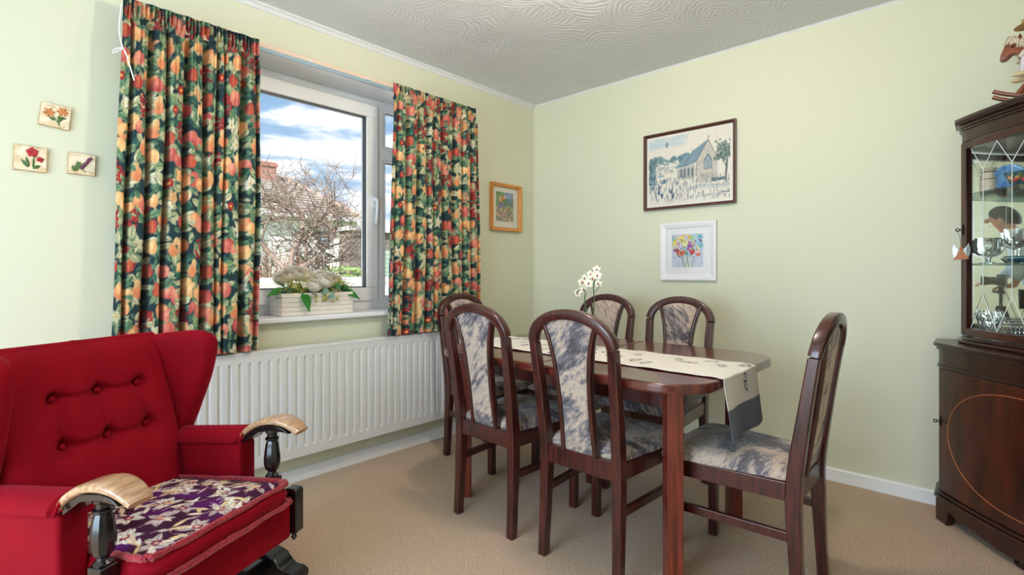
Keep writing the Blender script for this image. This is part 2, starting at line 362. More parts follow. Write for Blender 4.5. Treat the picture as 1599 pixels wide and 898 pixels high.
# ------------------------------------------------------------------ painting on fine meshes (colours kept per vertex)
class Canvas:
    def __init__(s, w, h, rgb):
        s.w, s.h = w, h; s.a = np.empty((h, w, 3)); s.a[:] = np.array(rgb)/255.
        s.Y, s.X = np.mgrid[0:h, 0:w].astype(float)
    def _win(s, cx, cy, R):
        x0, x1 = max(0, int(cx-R)), min(s.w, int(cx+R)+2); y0, y1 = max(0, int(cy-R)), min(s.h, int(cy+R)+2)
        return (slice(y0, y1), slice(x0, x1)) if x0 < x1 and y0 < y1 else None
    def _put(s, w_, m, c):
        c = np.array(c)/255.
        m = np.clip(m, 0, 1)[..., None]; s.a[w_] = s.a[w_]*(1-m) + c*m
    def ell(s, cx, cy, rx, ry, ang, c, c2=None, soft=1.0, light=(-.4, .5)):
        w_ = s._win(cx, cy, max(rx, ry)+1)
        if not w_: return
        dx, dy = s.X[w_]-cx, s.Y[w_]-cy; u = (dx*math.cos(ang)+dy*math.sin(ang))/rx; v = (-dx*math.sin(ang)+dy*math.cos(ang))/ry
        q = np.sqrt(u*u+v*v); m = (1-q)*min(rx, ry)/soft+.5
        if c2 is not None:
            t = np.clip(.5+.5*(u*light[0]+v*light[1])*1.4, 0, 1)[..., None]; cc = np.array(c)*t+np.array(c2)*(1-t); s._put(w_, m, cc)
        else: s._put(w_, m, c)
    def leaf(s, cx, cy, L, W, ang, c, vein=None, c2=None):
        w_ = s._win(cx, cy, L+1)
        if not w_: return
        dx, dy = s.X[w_]-cx, s.Y[w_]-cy; u = (dx*math.cos(ang)+dy*math.sin(ang))/L; v = (-dx*math.sin(ang)+dy*math.cos(ang))/W
        e = np.clip(1-u*u, 0, 1); q = e*(1-.25*u)-np.abs(v); m = q*W+.4; m[np.abs(u) > 1] = 0
        if c2 is not None:
            t = (v > 0)[..., None]; s._put(w_, m, np.where(t, np.array(c), np.array(c2)))
        else: s._put(w_, m, c)
        if vein is not None: s._put(w_, (m > .3)*np.clip(1.2-np.abs(v)*W*1.3, 0, 1)*.8, vein)
    def line(s, x0, y0, x1, y1, wd, c, al=1):
        R = math.hypot(x1-x0, y1-y0)/2+wd+1; w_ = s._win((x0+x1)/2, (y0+y1)/2, R)
        if not w_: return
        dx, dy = x1-x0, y1-y0; L2 = dx*dx+dy*dy+1e-9; t = np.clip(((s.X[w_]-x0)*dx+(s.Y[w_]-y0)*dy)/L2, 0, 1)
        d = np.hypot(s.X[w_]-x0-t*dx, s.Y[w_]-y0-t*dy); s._put(w_, (wd/2-d+.5)*al, c)
    def poly(s, pts, c, al=1):
        xs = [p[0] for p in pts]; ys = [p[1] for p in pts]
        x0, x1 = max(0, int(min(xs))), min(s.w, int(max(xs))+2); y0, y1 = max(0, int(min(ys))), min(s.h, int(max(ys))+2)
        if x0 >= x1 or y0 >= y1: return
        w_ = (slice(y0, y1), slice(x0, x1)); X, Y = s.X[w_], s.Y[w_]; ins = np.zeros(X.shape, bool); n = len(pts)
        for i in range(n):
            xa, ya = pts[i]; xb, yb = pts[(i+1) % n]
            if ya == yb: continue
            ins ^= ((ya > Y) != (yb > Y)) & (X < (xb-xa)*(Y-ya)/(yb-ya)+xa)
        s._put(w_, ins*al, c)
    def speckle(s, amt): s.a = np.clip(s.a*(1+amt*(RNG.random((s.h, s.w, 1))-.5)), 0, 1)
    def linear(s): return np.where(s.a <= .04045, s.a/12.92, ((s.a+.055)/1.055)**2.4)
def painted(name, cv, fn, m, parent=None, smooth=True):
    """grid with one vertex per canvas dot; canvas row 0 is the bottom"""
    h, w = cv.h, cv.w
    pts = fn(np.tile(np.linspace(0, 1, w), (h, 1)), np.tile(np.linspace(0, 1, h)[:, None], (1, w)))
    V = np.stack(pts, -1).reshape(-1, 3)
    i = np.arange(w-1)[None, :]+np.arange(h-1)[:, None]*w
    Fc = np.stack([i, i+1, i+1+w, i+w], -1).reshape(-1, 4)
    me = bpy.data.meshes.new(name)
    me.vertices.add(len(V)); me.vertices.foreach_set('co', V.ravel())
    me.loops.add(Fc.size); me.loops.foreach_set('vertex_index', Fc.ravel().astype(np.int32))
    me.polygons.add(len(Fc)); me.polygons.foreach_set('loop_start', np.arange(0, Fc.size, 4, dtype=np.int32))
    me.update(calc_edges=True); me.validate()
    if smooth: me.polygons.foreach_set('use_smooth', [True]*len(me.polygons))
    at = me.color_attributes.new('paint', 'FLOAT_COLOR', 'POINT')
    L = np.concatenate([cv.linear().reshape(-1, 3), np.ones((h*w, 1))], 1); at.data.foreach_set('color', L.ravel().astype(np.float32))
    me.materials.append(m); o = bpy.data.objects.new(name, me); col.objects.link(o); o.parent = parent
    return o
M['print'] = vcol_mat('printed_paper', rough=.5, spec=.25)
M['curtain'] = vcol_mat('fruit_print_cotton', rough=.8, spec=.2, sheen=.15, trans=.06)
M['runner'] = vcol_mat('embroidered_linen', rough=.9, spec=.1, bump=.2)
M['pad_print'] = vcol_mat('cut_moquette_pad', rough=.85, sheen=.05, spec=.12)
M['ceramic'] = vcol_mat('glazed_relief_tile', rough=.4, spec=.4)
#==STRUCTURE==
# ================================================================== the room
RH, XL, YR = 2.40, -5.30, -3.20                      # height, rear wall, right wall
OX0, OX1, OZ0, OZ1, REC = -2.62, -.72, .85, 2.175, .20
struct(MB().box((XL-.3, YR-.3, -.12), (.3, .3, 0)).build('floor', M['carpet']))
struct(MB().box((XL-.3, YR-.3, RH), (.3, .3, RH+.15)).build('ceiling', M['ceiling']))
b = MB(); b.box((XL-.3, 0, 0), (OX0, .3, RH)); b.box((OX1, 0, 0), (0, .3, RH)); b.box((OX0, 0, 0), (OX1, .3, OZ0-.025)); b.box((OX0, 0, OZ1), (OX1, .3, RH))
wl_ = struct(b.build('wall_left', M['wall']))
struct(MB().box((0, YR-.3, 0), (.3, .3, RH)).build('wall_back', M['wall']))
SX0, SX1, SZ0, SZ1 = -4.90, -3.60, .90, 2.10            # opening added in the right wall for the fill light
b = MB(); b.box((XL-.3, YR-.3, 0), (SX0, YR, RH)); b.box((SX1, YR-.3, 0), (0, YR, RH)); b.box((SX0, YR-.3, 0), (SX1, YR, SZ0)); b.box((SX0, YR-.3, SZ1), (SX1, YR, RH))
struct(b.build('wall_right', M['wall']))
PY0, PY1, PZ1 = -2.55, -.65, 2.06                    # assumed patio doorway added in the rear wall for daylight
b = MB(); b.box((XL-.3, YR, 0), (XL, PY0, RH)); b.box((XL-.3, PY1, 0), (XL, 0, RH)); b.box((XL-.3, PY0, PZ1), (XL, PY1, RH))
struct(b.build('wall_rear', M['wall']))
# reveal lining (painted white)
b = MB(); b.box((OX0, .002, OZ1-.004), (OX1, .30, OZ1+.0)); b.box((OX0, .002, OZ0), (OX0+.004, .30, OZ1)); b.box((OX1-.004, .002, OZ0), (OX1, .30, OZ1))
struct(b.build('trim_1', M['white_paint']))
def skirting(name, poly_pts):
    b = MB(); sect = [(0, 0), (.015, 0), (.015, .058), (.011, .064), (0, .066)]
    b.sweep(poly_pts, sect); struct(b.build(name, M['white_paint']))
skirting('baseboard_left', [(XL, 0, 0), (0, 0, 0)])
skirting('baseboard_back', [(0, 0, 0), (0, YR, 0)])
skirting('baseboard_right', [(0, YR, 0), (XL, YR, 0)])
b = MB(); b.sweep([(XL, 0, RH), (0, 0, RH)], [(0, 0), (0, -.028), (.006, -.026), (.014, -.012), (.026, -.006), (.028, 0)]); struct(b.build('trim_2', M['ceiling']))
b = MB(); b.sweep([(0, 0, RH), (0, YR, RH)], [(0, 0), (0, -.010), (.008, 0)]); struct(b.build('trim_3', M['ceiling']))
# window sill board
b = MB(); b.sweep([(OX0+.01, 0, .84), (OX1-.03, 0, .84)], [(.045, -.008), (.045, .008), (.039, .013), (0, .0135), (0, -.013), (.039, -.013)])
b.box((OX0, 0, .827), (OX1, REC+.06, .8535)); struct(b.build('trim_4', M['white_paint']))
# pale batten and rail above the opening that carry the curtains
struct(MB().box((-2.60, -.022, 2.168), (-.80, 0, 2.208)).build('trim_5', M['batten'], bevel=.003))
rail = tag(MB().box((-2.62, -.074, 2.146), (-.76, -.058, 2.158)).box((-2.62, -.070, 2.157), (-.76, -.062, 2.166)).build('curtain_rail', M['rail'], bevel=.002), 'slim pale curtain rail running above the window', 'rail')
for i in range(6):
    x = -2.55+i*.34
    MB().box((x, -.072, 2.1665), (x+.02, -.0225, 2.172)).build('bracket', M['white_paint'], rail)
# ------------------------------------------------------------------ window
win = thing('window_1', None, None, (0, REC, 0)); struct(win)
def frame(x0, x1, z0, z1, w, y0, y1, prof=.012):
    b = MB()
    for (a, c, d, e) in ((x0, x1, z0, z0+w), (x0, x1, z1-w, z1), (x0, x0+w, z0+w, z1-w), (x1-w, x1, z0+w, z1-w)):
        b.box((a, y0, d), (c, y1, e))
    return b
frame(OX0+.004, OX1-.004, .8535, OZ1-.004, .055, 0, .065).build('outer_frame', M['upvc'], win, bevel=.004)
MB().box((-1.292, -.002, .905), (-1.252, .065, 2.125)).build('mullion', M['upvc'], win, bevel=.004)
MB().box((-1.254, -.002, 1.803), (-.775, .065, 1.865)).build('transom', M['upvc'], win, bevel=.004)
sash = frame(-2.565, -1.296, .906, 2.128, .082, -.018, .05).build('sash', M['upvc'], win, bevel=.007, seg=3)
b = frame(-2.487, -1.374, .984, 2.050, .011, -.010, .02); b.build('gasket', M['lead'], sash)
for (x0, x1, z0, z1) in ((-1.252, -.778, .908, 1.803), (-1.252, -.778, 1.865, 2.123)):
    s_ = frame(x0, x1, z0, z1, .020, .004, .05).build('bead', M['upvc'], win, bevel=.003)
    frame(x0+.018, x1-.018, z0+.018, z1-.018, .006, .008, .02).build('gasket', M['lead'], s_)
for (x0, x1, z0, z1) in ((-2.48, -1.380, .99, 2.045), (-1.235, -.795, .925, 1.787), (-1.235, -.795, 1.882, 2.106)):
    MB().box((x0, .022, z0), (x1, .028, z1)).build('pane', M['pane'], win)
hd = MB().box((-1.345, -.030, 1.475), (-1.317, -.018, 1.556)).build('handle', M['upvc'], win, bevel=.006)
MB().sweep(bez([(-1.331, -.03, 1.535), (-1.331, -.055, 1.532), (-1.332, -.064, 1.50), (-1.333, -.060, 1.44), (-1.333, -.052, 1.385)], 6), rrect(.020, .013, .005, 2), ups=(1, 0, 0)).build('lever', M['upvc'], hd, smooth=True)
MB().ball((-1.318, -.03, 1.515), .006, 8, 6).build('lock_button', M['lead'], hd, smooth=True)
# assumed patio door in the unseen rear wall, added around the area light
pd = thing('assumed_patio_door', None, None, (XL, 0, 0)); struct(pd)
b = MB()
for (y0, y1) in ((PY0, -1.60), (-1.60, PY1)):
    for (a, c, d, e) in ((y0, y1, 0, .09), (y0, y1, PZ1-.07, PZ1), (y0, y0+.07, .09, PZ1-.07), (y1-.07, y1, .09, PZ1-.07)): b.box((-.06, a, d), (0, c, e))
b.build('door_frame', M['upvc'], pd)
for (y0, y1) in ((PY0+.07, -1.67), (-1.53, PY1-.07)): MB().box((-.034, y0, .09), (-.028, y1, PZ1-.07)).build('pane', M['pane'], pd)

sw = thing('fill_window', None, None, (0, YR-.06, 0)); struct(sw)  # unseen window added to hold the fill light
b = frame(SX0, SX1, SZ0, SZ1, .06, -.05, 0); b.box((-4.28, -.05, SZ0), (-4.22, 0, SZ1)); b.build('outer_frame', M['upvc'], sw)
for (x0, x1) in ((SX0+.06, -4.28), (-4.22, SX1-.06)): MB().box((x0, -.03, SZ0+.06), (x1, -.024, SZ1-.06)).build('pane', M['pane'], sw)
# ------------------------------------------------------------------ radiator
rad = thing('radiator', 'long white panel radiator on the wall under the window', 'radiator', (0, 0, 0))
RX0, RX1, RZ0, RZ1, RYF = -2.60, -.86, .155, .700, -.100
prof = []; pitch = .0440; nfl = int((RX1-RX0-.06)/pitch); xs0 = RX0+(RX1-RX0-nfl*pitch)/2
prof.append((RX0, 0))
for i in range(nfl):
    x = xs0+i*pitch; prof += [(x, 0), (x+.004, .0075), (x+.012, .0075), (x+.016, .001), (x+.019, .001), (x+.0215, 0)]
prof.append((RX1, 0))
b = MB(); zs = [(RZ0, 0), (RZ0+.045, 0), (RZ0+.058, 1), (RZ1-.052, 1), (RZ1-.040, 0), (RZ1-.006, 0), (RZ1, -.5)]
b.v = [(x, RYF+(.006 if k < 0 else 0)+(d if k > 0 else 0), z) for z, k in zs for x, d in prof]; w_ = len(prof)
b.f = [(j*w_+i, j*w_+i+1, (j+1)*w_+i+1, (j+1)*w_+i) for j in range(len(zs)-1) for i in range(w_-1)]
b.build('front_panel', M['radiator'], rad)
MB().box((RX0, RYF+.012, RZ0), (RX1, -.035, RZ0+.004)).box((RX0, -.045, RZ0+.01), (RX1, -.035, RZ1-.02)).build('back_panel', M['radiator'], rad)
MB().box((RX0-.004, RYF-.002, RZ0), (RX0, -.03, RZ1+.004)).build('side_panel', M['radiator'], rad); MB().box((RX1, RYF-.002, RZ0), (RX1+.004, -.03, RZ1+.004)).build('side_panel', M['radiator'], rad)
MB().sweep([(RX0, RYF+.035, RZ1), (RX1, RYF+.035, RZ1)], [(.037, -.006), (.037, .003), (.034, .0065), (-.032, .0065), (-.032, -.006)]).build('top_cover', M['radiator'], rad)
for x in (RX0+.35, RX1-.35): MB().box((x, -.036, RZ0+.05), (x+.04, -.0006, RZ1-.06)).build('bracket', M['radiator'], rad)
MB().tube([(RX0-.02, -.07, RZ0+.03), (RX0-.05, -.07, RZ0+.03), (RX0-.05, -.07, 0)], .008).build('pipe', M['gilt'], rad, smooth=True)
MB().lathe([(.008, 0), (.016, .004), (.016, .03), (.02, .035), (.02, .08), (.014, .09)], 14, c=(RX0-.05, -.07, RZ0+.0)).build('valve', M['upvc'], rad, smooth=True)
# ------------------------------------------------------------------ curtains
def curtain_canvas(w, h, seed):
    """dark teal cotton printed with peaches, pears, pomegranates, leaves and pale blossom"""
    global RNG
    rs = random.Random(seed); c = Canvas(w, h, (32, 54, 60)); S = 250   # dots per metre
    greens = [((104, 138, 104), (74, 112, 88)), ((70, 112, 92), (46, 88, 76)), ((150, 166, 122), (122, 146, 106)), ((196, 192, 150), (172, 170, 128)), ((214, 206, 168), (188, 184, 144)), ((120, 150, 112), (92, 128, 98))]
    def leaf(x, y, L, a):
        g = rs.choice(greens); c.leaf(x*S, y*S, L*S, L*S*rs.uniform(.38, .55), a, g[0], tuple(k*.72 for k in g[1]), g[1])
    H = h/S; Wd = w/S
    for _ in range(int(1150*H*Wd/1.65)): leaf(rs.uniform(0, Wd), rs.uniform(0, H), rs.uniform(.018, .034), rs.uniform(0, 6.28))
    cells = []; gx, gy = .088, .094
    for j in range(int(H/gy)+2):
        for i in range(int(Wd/gx)+2): cells.append(((i+(.5 if j % 2 else 0))*gx+rs.uniform(-.018, .018), j*gy+rs.uniform(-.02, .02)))
    rs.shuffle(cells)
    for k, (x, y) in enumerate(cells):
        t = rs.random(); a = rs.uniform(0, 6.28); X, Y = x*S, y*S
        for _ in range(3): leaf(x+rs.uniform(-.05, .05), y+rs.uniform(-.05, .05), rs.uniform(.022, .036), rs.uniform(0, 6.28))
        if t < .34:      # peaches and oranges in twos
            for dx, dy in ((-.019, .01), (.02, -.01))[:rs.choice((1, 2, 2))]:
                r = rs.uniform(.026, .036)*S; cc = rs.choice((((238, 184, 124), (206, 120, 84)), ((240, 198, 140), (220, 150, 96)), ((214, 120, 104), (172, 66, 66)), ((228, 154, 126), (192, 88, 82))))
                c.ell(X+dx*S, Y+dy*S, r, r*1.05, a, cc[0], cc[1]); c.ell(X+dx*S-r*.2, Y+dy*S+r*.3, r*.45, r*.35, a, tuple(min(255, q*1.05) for q in cc[0]), soft=6)
                c.line(X+dx*S, Y+dy*S-r*.8, X+dx*S+r*.25, Y+dy*S+r*.6, 1, tuple(q*.85 for q in cc[1]), .5)
        elif t < .50:    # pear
            r = .027*S; up = (rs.uniform(-.4, .4), 1)
            c.ell(X, Y, r, r*1.1, 0, (232, 186, 120), (206, 120, 84)); c.ell(X+up[0]*r, Y+r*1.05, r*.62, r*.85, up[0]*-.5, (226, 198, 140), (214, 150, 100)); c.ell(X-r*.3, Y-r*.2, r*.5, r*.6, 0, (222, 128, 88), soft=8)
        elif t < .64:    # berry cluster
            for _ in range(34):
                q = rs.random()**.5*.036; b_ = rs.uniform(0, 6.28); c.ell(X+q*math.cos(b_)*S, Y+q*1.25*math.sin(b_)*S, .0068*S, .0068*S, 0, rs.choice(((196, 66, 56), (160, 38, 44), (176, 52, 50), (206, 92, 70))), (120, 22, 34), soft=.8)
        elif t < .80:    # blossom
            n = 5; r = rs.uniform(.020, .027)*S; cc = rs.choice(((222, 214, 182), (232, 224, 198), (208, 204, 160), (226, 170, 120)))
            for q in range(n):
                an = a+6.28*q/n; c.leaf(X+math.cos(an)*r*.8, Y+math.sin(an)*r*.8, r*.85, r*.42, an, cc, tuple(z*.8 for z in cc), tuple(z*.92 for z in cc))
            c.ell(X, Y, r*.22, r*.22, 0, (214, 150, 70))
        elif t < .92:    # pomegranate
            r = .029*S; c.ell(X, Y, r, r, a, (196, 82, 68), (146, 44, 48))
            for q in (-.45, 0, .45): c.line(X+q*r, Y-r*.7, X+q*r*.6, Y+r*.7, 1.2, (232, 150, 84), .6)
        else:            # small red flower
            for q in range(6): an = a+q*1.047; c.ell(X+math.cos(an)*.011*S, Y+math.sin(an)*.011*S, .009*S, .009*S, 0, (188, 58, 52), (140, 30, 40))
            c.ell(X, Y, .006*S, .006*S, 0, (240, 180, 80))
        for _ in range(2): leaf(x+rs.choice((-1, 1))*rs.uniform(.024, .042), y+rs.uniform(-.04, .04), rs.uniform(.016, .026), rs.uniform(0, 6.28))
    c.speckle(.14); return c
def curtain(name, label, xt0, xt1, xb0, xb1, z_top, z_bot, folds, seed, cloth=.86, y_mid=-.104, amp=.040):
    root = thing(name, label, 'curtain', ((xb0+xb1)/2, y_mid, z_bot), 0, 'fruit patterned curtains at the window')
    ox, oy, oz = root.location
    rs = random.Random(seed); Hh = z_top-z_bot; dots = 250
    w = int(cloth*dots); h = int(Hh*dots); cv = curtain_canvas(w, h, seed)
    ph = np.cumsum([rs.uniform(.5, 1.7) for _ in range(folds)]); ph = np.concatenate([[0], ph/ph[-1]])
    am = np.array([rs.uniform(.65, 1.2) for _ in range(folds+1)])
    def fn(U, V):
        # U: along the cloth, V: 0 hem .. 1 heading
        k = np.interp(U, ph, np.arange(folds+1)); fold = np.sin(2*PI*k); A = np.interp(U, ph, am)
        head = np.clip((V-.93)/.04, 0, 1); body = 1-head
        pleat = np.sin(2*PI*U*34+np.sin(U*40)*.8)
        sway = .010*np.sin(3*V+U*9)
        flare = .75+.55*(1-V)
        y = body*(-(np.tanh(3.0*(fold+.70))-.45)*amp*A*flare+.004*pleat*np.clip((V-.6)/.35, 0, 1)+sway*.6)+head*(.011*pleat+.004*np.sin(2*PI*k))
        neck = np.exp(-((V-.938)/.008)**2); y = y*(1-.6*neck)+.010*neck
        xe0 = xb0+(xt0-xb0)*V**.8; xe1 = xb1+(xt1-xb1)*V**.8
        x = xe0+(xe1-xe0)*U + body*.0012*np.sin(4*PI*k)*flare + .003*np.sin(V*8+U*30)
        z = z_bot+Hh*V + .004*fold*(1-V)**2 + head*.004*pleat*(V > .985)
        return x-ox, y-.0*U, z-oz
    painted('cloth', cv, fn, M['curtain'], root)
    # heading tape seen from the window side, and turned hem
    b = MB(); b.box((xt0-ox+.01, .010, z_top-.075-oz), (xt1-ox-.01, .0115, z_top-.012-oz)); b.build('heading_tape', M['batten'], root)
    for i in range(9):
        x = xt0+(xt1-xt0)*(i+.5)/9-ox
        MB().tube([(x, .014, z_top-.05-oz), (x, .020, z_top-.03-oz), (x, .014, z_top-.012-oz)], .002, 5).build('hook', M['white_paint'], root)
    return root
cl = curtain('curtain', 'fruit patterned curtain hanging left of the window behind the red armchair', -2.643, -2.122, -2.688, -2.135, 2.180, .716, 9, 3)
cr_ = curtain('curtain', 'fruit patterned curtain hanging right of the window beside the orange framed picture', -1.377, -.727, -1.424, -.700, 2.184, .716, 10, 21, cloth=.98)
b = MB().tube(bez([(-2.648, -.12, 2.14), (-2.658, -.135, 2.03), (-2.648, -.14, 1.96), (-2.638, -.142, 1.94), (-2.612, -.145, 1.84)], 6), .0024, 6)
b.tube(bez([(-2.648, -.14, 1.96), (-2.672, -.135, 1.948), (-2.677, -.14, 1.93), (-2.648, -.14, 1.957)], 5), .0022, 6)
b.build('draw_cord', M['white_paint'], cl, smooth=True).location = -Vector(cl.location)

# ------------------------------------------------------------------ pictures and wall tiles
M['frame_dark'] = wood_mat('dark_picture_moulding', (58, 28, 24), (98, 54, 42), rough=.35, coat=.2, scale=(12, 2, 12))
M['frame_white'] = mat('white_picture_moulding', (236, 234, 236), rough=.4)
M['frame_pine'] = wood_mat('orange_pine_moulding', (196, 126, 56), (222, 154, 78), rough=.45, coat=.1, scale=(14, 14, 2))
M['mount'] = mat('cream_mount_board', (244, 238, 226), rough=.8)
M['mount_w'] = mat('white_mount_board', (244, 243, 246), rough=.8)
def picture(name, label, wall, a0, a1, z0, z1, fm, fw, depth, mount, mw, cv, inset=.006):
    """a0..a1 along the wall (left to right as seen), local x right, z up, front = -y"""
    W_, H_ = abs(a1-a0), z1-z0
    root = thing(name, label, 'picture', ((a0+a1)/2, 0, z0) if wall == 'left' else (0, (a0+a1)/2, z0), 0 if wall == 'left' else -PI/2)
    sect = [(0, 0), (fw, 0), (fw, depth*.55), (fw*.85, depth*.7), (fw*.35, depth), (0, depth)]
    b = MB()
    for (p, q, dx, dz) in (((-W_/2, 0), (W_/2, 0), 0, 1), ((W_/2, 0), (W_/2, H_), -1, 0), ((W_/2, H_), (-W_/2, H_), 0, -1), ((-W_/2, H_), (-W_/2, 0), 1, 0)):
        tx, tz = (q[0]-p[0]), (q[1]-p[1]); L = math.hypot(tx, tz); tx, tz = tx/L, tz/L
        vs_ = []
        for end, s_ in ((p, 1), (q, -1)):
            for a, d in sect: vs_.append((end[0]+dx*a+tx*a*s_, -d-.002, end[1]+dz*a+tz*a*s_))
        n = len(sect); b.add(vs_, [tuple(range(n)), tuple(range(n, 2*n))[::-1]]+[(i, (i+1) % n, n+(i+1) % n, n+i) for i in range(n)])
    b.build('frame', fm, root)
    MB().box((-W_/2+.004, -.008, .004), (W_/2-.004, -.003, H_-.004)).build('mount', mount, root)
    x0, x1, zz0, zz1 = -W_/2+fw+mw[0], W_/2-fw-mw[1], fw+mw[2], H_-fw-mw[3]
    painted('print', cv, lambda U, V: (x0+(x1-x0)*U, U*0-.0095, zz0+(zz1-zz0)*V), M['print'], root)
    MB().box((-W_/2+fw*.8, -.0125, fw*.8), (W_/2-fw*.8, -.0115, H_-fw*.8)).build('glazing', M['pane'], root)
    return root
def church_canvas():
    c = Canvas(250, 194, (240, 232, 220)); rs = random.Random(4); T = lambda x, y: (x*250, y*194)
    ink = (74, 92, 110); teal = (108, 142, 152); sky = (206, 218, 222)
    for i in range(26): c.ell(rs.uniform(0, 110), rs.uniform(166, 194), rs.uniform(10, 30), rs.uniform(2, 5), .1, sky, soft=9)
    c.ell(60, 172, 6, 7, 0, (150, 166, 172)); c.ell(60, 165, 2, 3, 0, (120, 134, 140)); c.line(212, 170, 208, 175, 1, (190, 160, 140))
    for i in range(60): c.ell(rs.uniform(0, 125), rs.uniform(118, 134)+rs.uniform(0, 6)*math.sin(i), rs.uniform(4, 8), rs.uniform(3, 6), 0, rs.choice((teal, (92, 124, 132), (128, 158, 160))), soft=2)
    for i in range(90): c.ell(rs.uniform(0, 22), rs.uniform(60, 125), rs.uniform(3, 6), rs.uniform(3, 7), 0, rs.choice((teal, (84, 112, 124), (140, 164, 168))), soft=2)
    for i in range(50): x, y = rs.uniform(20, 100), rs.uniform(84, 118); c.poly([(x, y), (x+rs.uniform(4, 9), y), (x+8, y+rs.uniform(3, 6)), (x, y+5)], rs.choice(((222, 216, 204), (206, 204, 196), (190, 196, 194)))); c.line(x, y+5, x+7, y+6, 1, ink, .5)
    c.poly([(92, 70), (140, 62), (150, 118), (100, 100)], (196, 194, 186))
    c.poly([(86, 98), (128, 103), (150, 136), (118, 132)], (128, 156, 172)); c.poly([(112, 103), (152, 110), (186, 165), (140, 140)], (134, 160, 176))
    for k in range(14): c.line(114+k*3, 104+k*.5, 142+k*3.2, 140+k*1.7, .8, (104, 130, 148), .5)
    c.poly([(152, 50), (152, 112), (187, 166), (212, 112), (214, 50)], (212, 204, 190))
    for i in range(420):
        x, y = rs.uniform(152, 214), rs.uniform(50, 160)
        if abs(x-186) < (168-y)*.55 or y < 112: c.line(x, y, x+rs.uniform(2, 4), y, 1, rs.choice(((168, 160, 148), (150, 148, 142), (188, 180, 166), ink)), .45)
    for i in range(240): x = rs.uniform(92, 150); c.line(x, rs.uniform(64, 100), x+2, rs.uniform(64, 100), .8, (150, 152, 150), .25)
    for x in (104, 114, 126, 138): c.poly([(x, 72), (x+5, 72), (x+5, 92), (x+2.5, 97), (x, 92)], (92, 108, 120))
    c.poly([(174, 86), (198, 86), (198, 112), (186, 130), (174, 112)], (126, 140, 148)); c.poly([(177, 89), (195, 89), (195, 111), (186, 124), (177, 111)], (178, 190, 196))
    for x in (181.5, 186, 190.5): c.line(x, 89, x, 112, 1.3, ink)
    c.line(177, 110, 186, 123, 1.3, ink); c.line(195, 110, 186, 123, 1.3, ink)
    for a, e in (((152, 112), (187, 167)), ((187, 167), (213, 112)), ((112, 102), (140, 141)), ((140, 141), (187, 167)), ((152, 112), (112, 103)), ((152, 50), (152, 112))): c.line(*a, *e, 1.4, ink, .9)
    c.line(187, 166, 187, 180, 1.2, ink); c.line(184, 175, 190, 175, 1, ink); c.line(140, 141, 140, 150, 1, ink)
    c.line(236, 52, 240, 104, 5, (96, 100, 98)); c.line(240, 80, 230, 104, 2.5, (96, 100, 98))
    for i in range(150): c.ell(rs.gauss(232, 12), rs.gauss(128, 14), rs.uniform(2.5, 5), rs.uniform(2, 4.5), 0, rs.choice(((120, 138, 128), (96, 116, 112), (146, 160, 146), (80, 100, 102))), soft=2)
    for i in range(40): c.ell(rs.uniform(196, 232), rs.uniform(52, 58), 3, 2.5, 0, (86, 108, 112), soft=2)
    c.line(96, 48, 130, 12, 1.2, ink, .7); c.line(150, 46, 250, 36, 1, ink, .6); c.line(120, 8, 250, 20, 1, ink, .4)
    for i in range(60): x = 120+i*2.1; c.line(x, 46-.1*i, x, 36-.12*i, .9, (140, 156, 166), .6)
    for i in range(330):
        x, y = rs.uniform(2, 246), rs.uniform(3, 66)
        if x > 150 and 22 < y < 34: continue
        hh = rs.uniform(4, 9); cc = rs.choice(((92, 122, 148), (120, 144, 160), (70, 92, 118), (160, 172, 178), (196, 194, 188))); c.line(x, y, x+rs.uniform(-1.5, 1.5), y+hh, rs.uniform(1, 2.4), cc, rs.uniform(.35, .95)); c.ell(x, y+hh+1, 1.1, 1.1, 0, (120, 120, 126))
    for (x, y) in ((14, 46), (34, 30), (44, 18), (80, 16), (74, 30), (36, 44)):
        for q in range(6): c.line(x+rs.uniform(-3, 3), y, x+rs.uniform(-5, 5), y+rs.uniform(6, 14), 2, (72, 96, 126), .8)
    c.poly([(42, 60), (58, 60), (57, 68), (52, 74), (45, 70)], (112, 138, 158)); c.poly([(30, 78), (52, 80), (50, 86), (32, 84)], (160, 176, 186))
    for q in range(10): c.line(226+q*2.1, 17, 226+q*2.1+1.5, 20+rs.uniform(-1, 1), 1.2, (70, 76, 84), .8)
    c.speckle(.05); return c
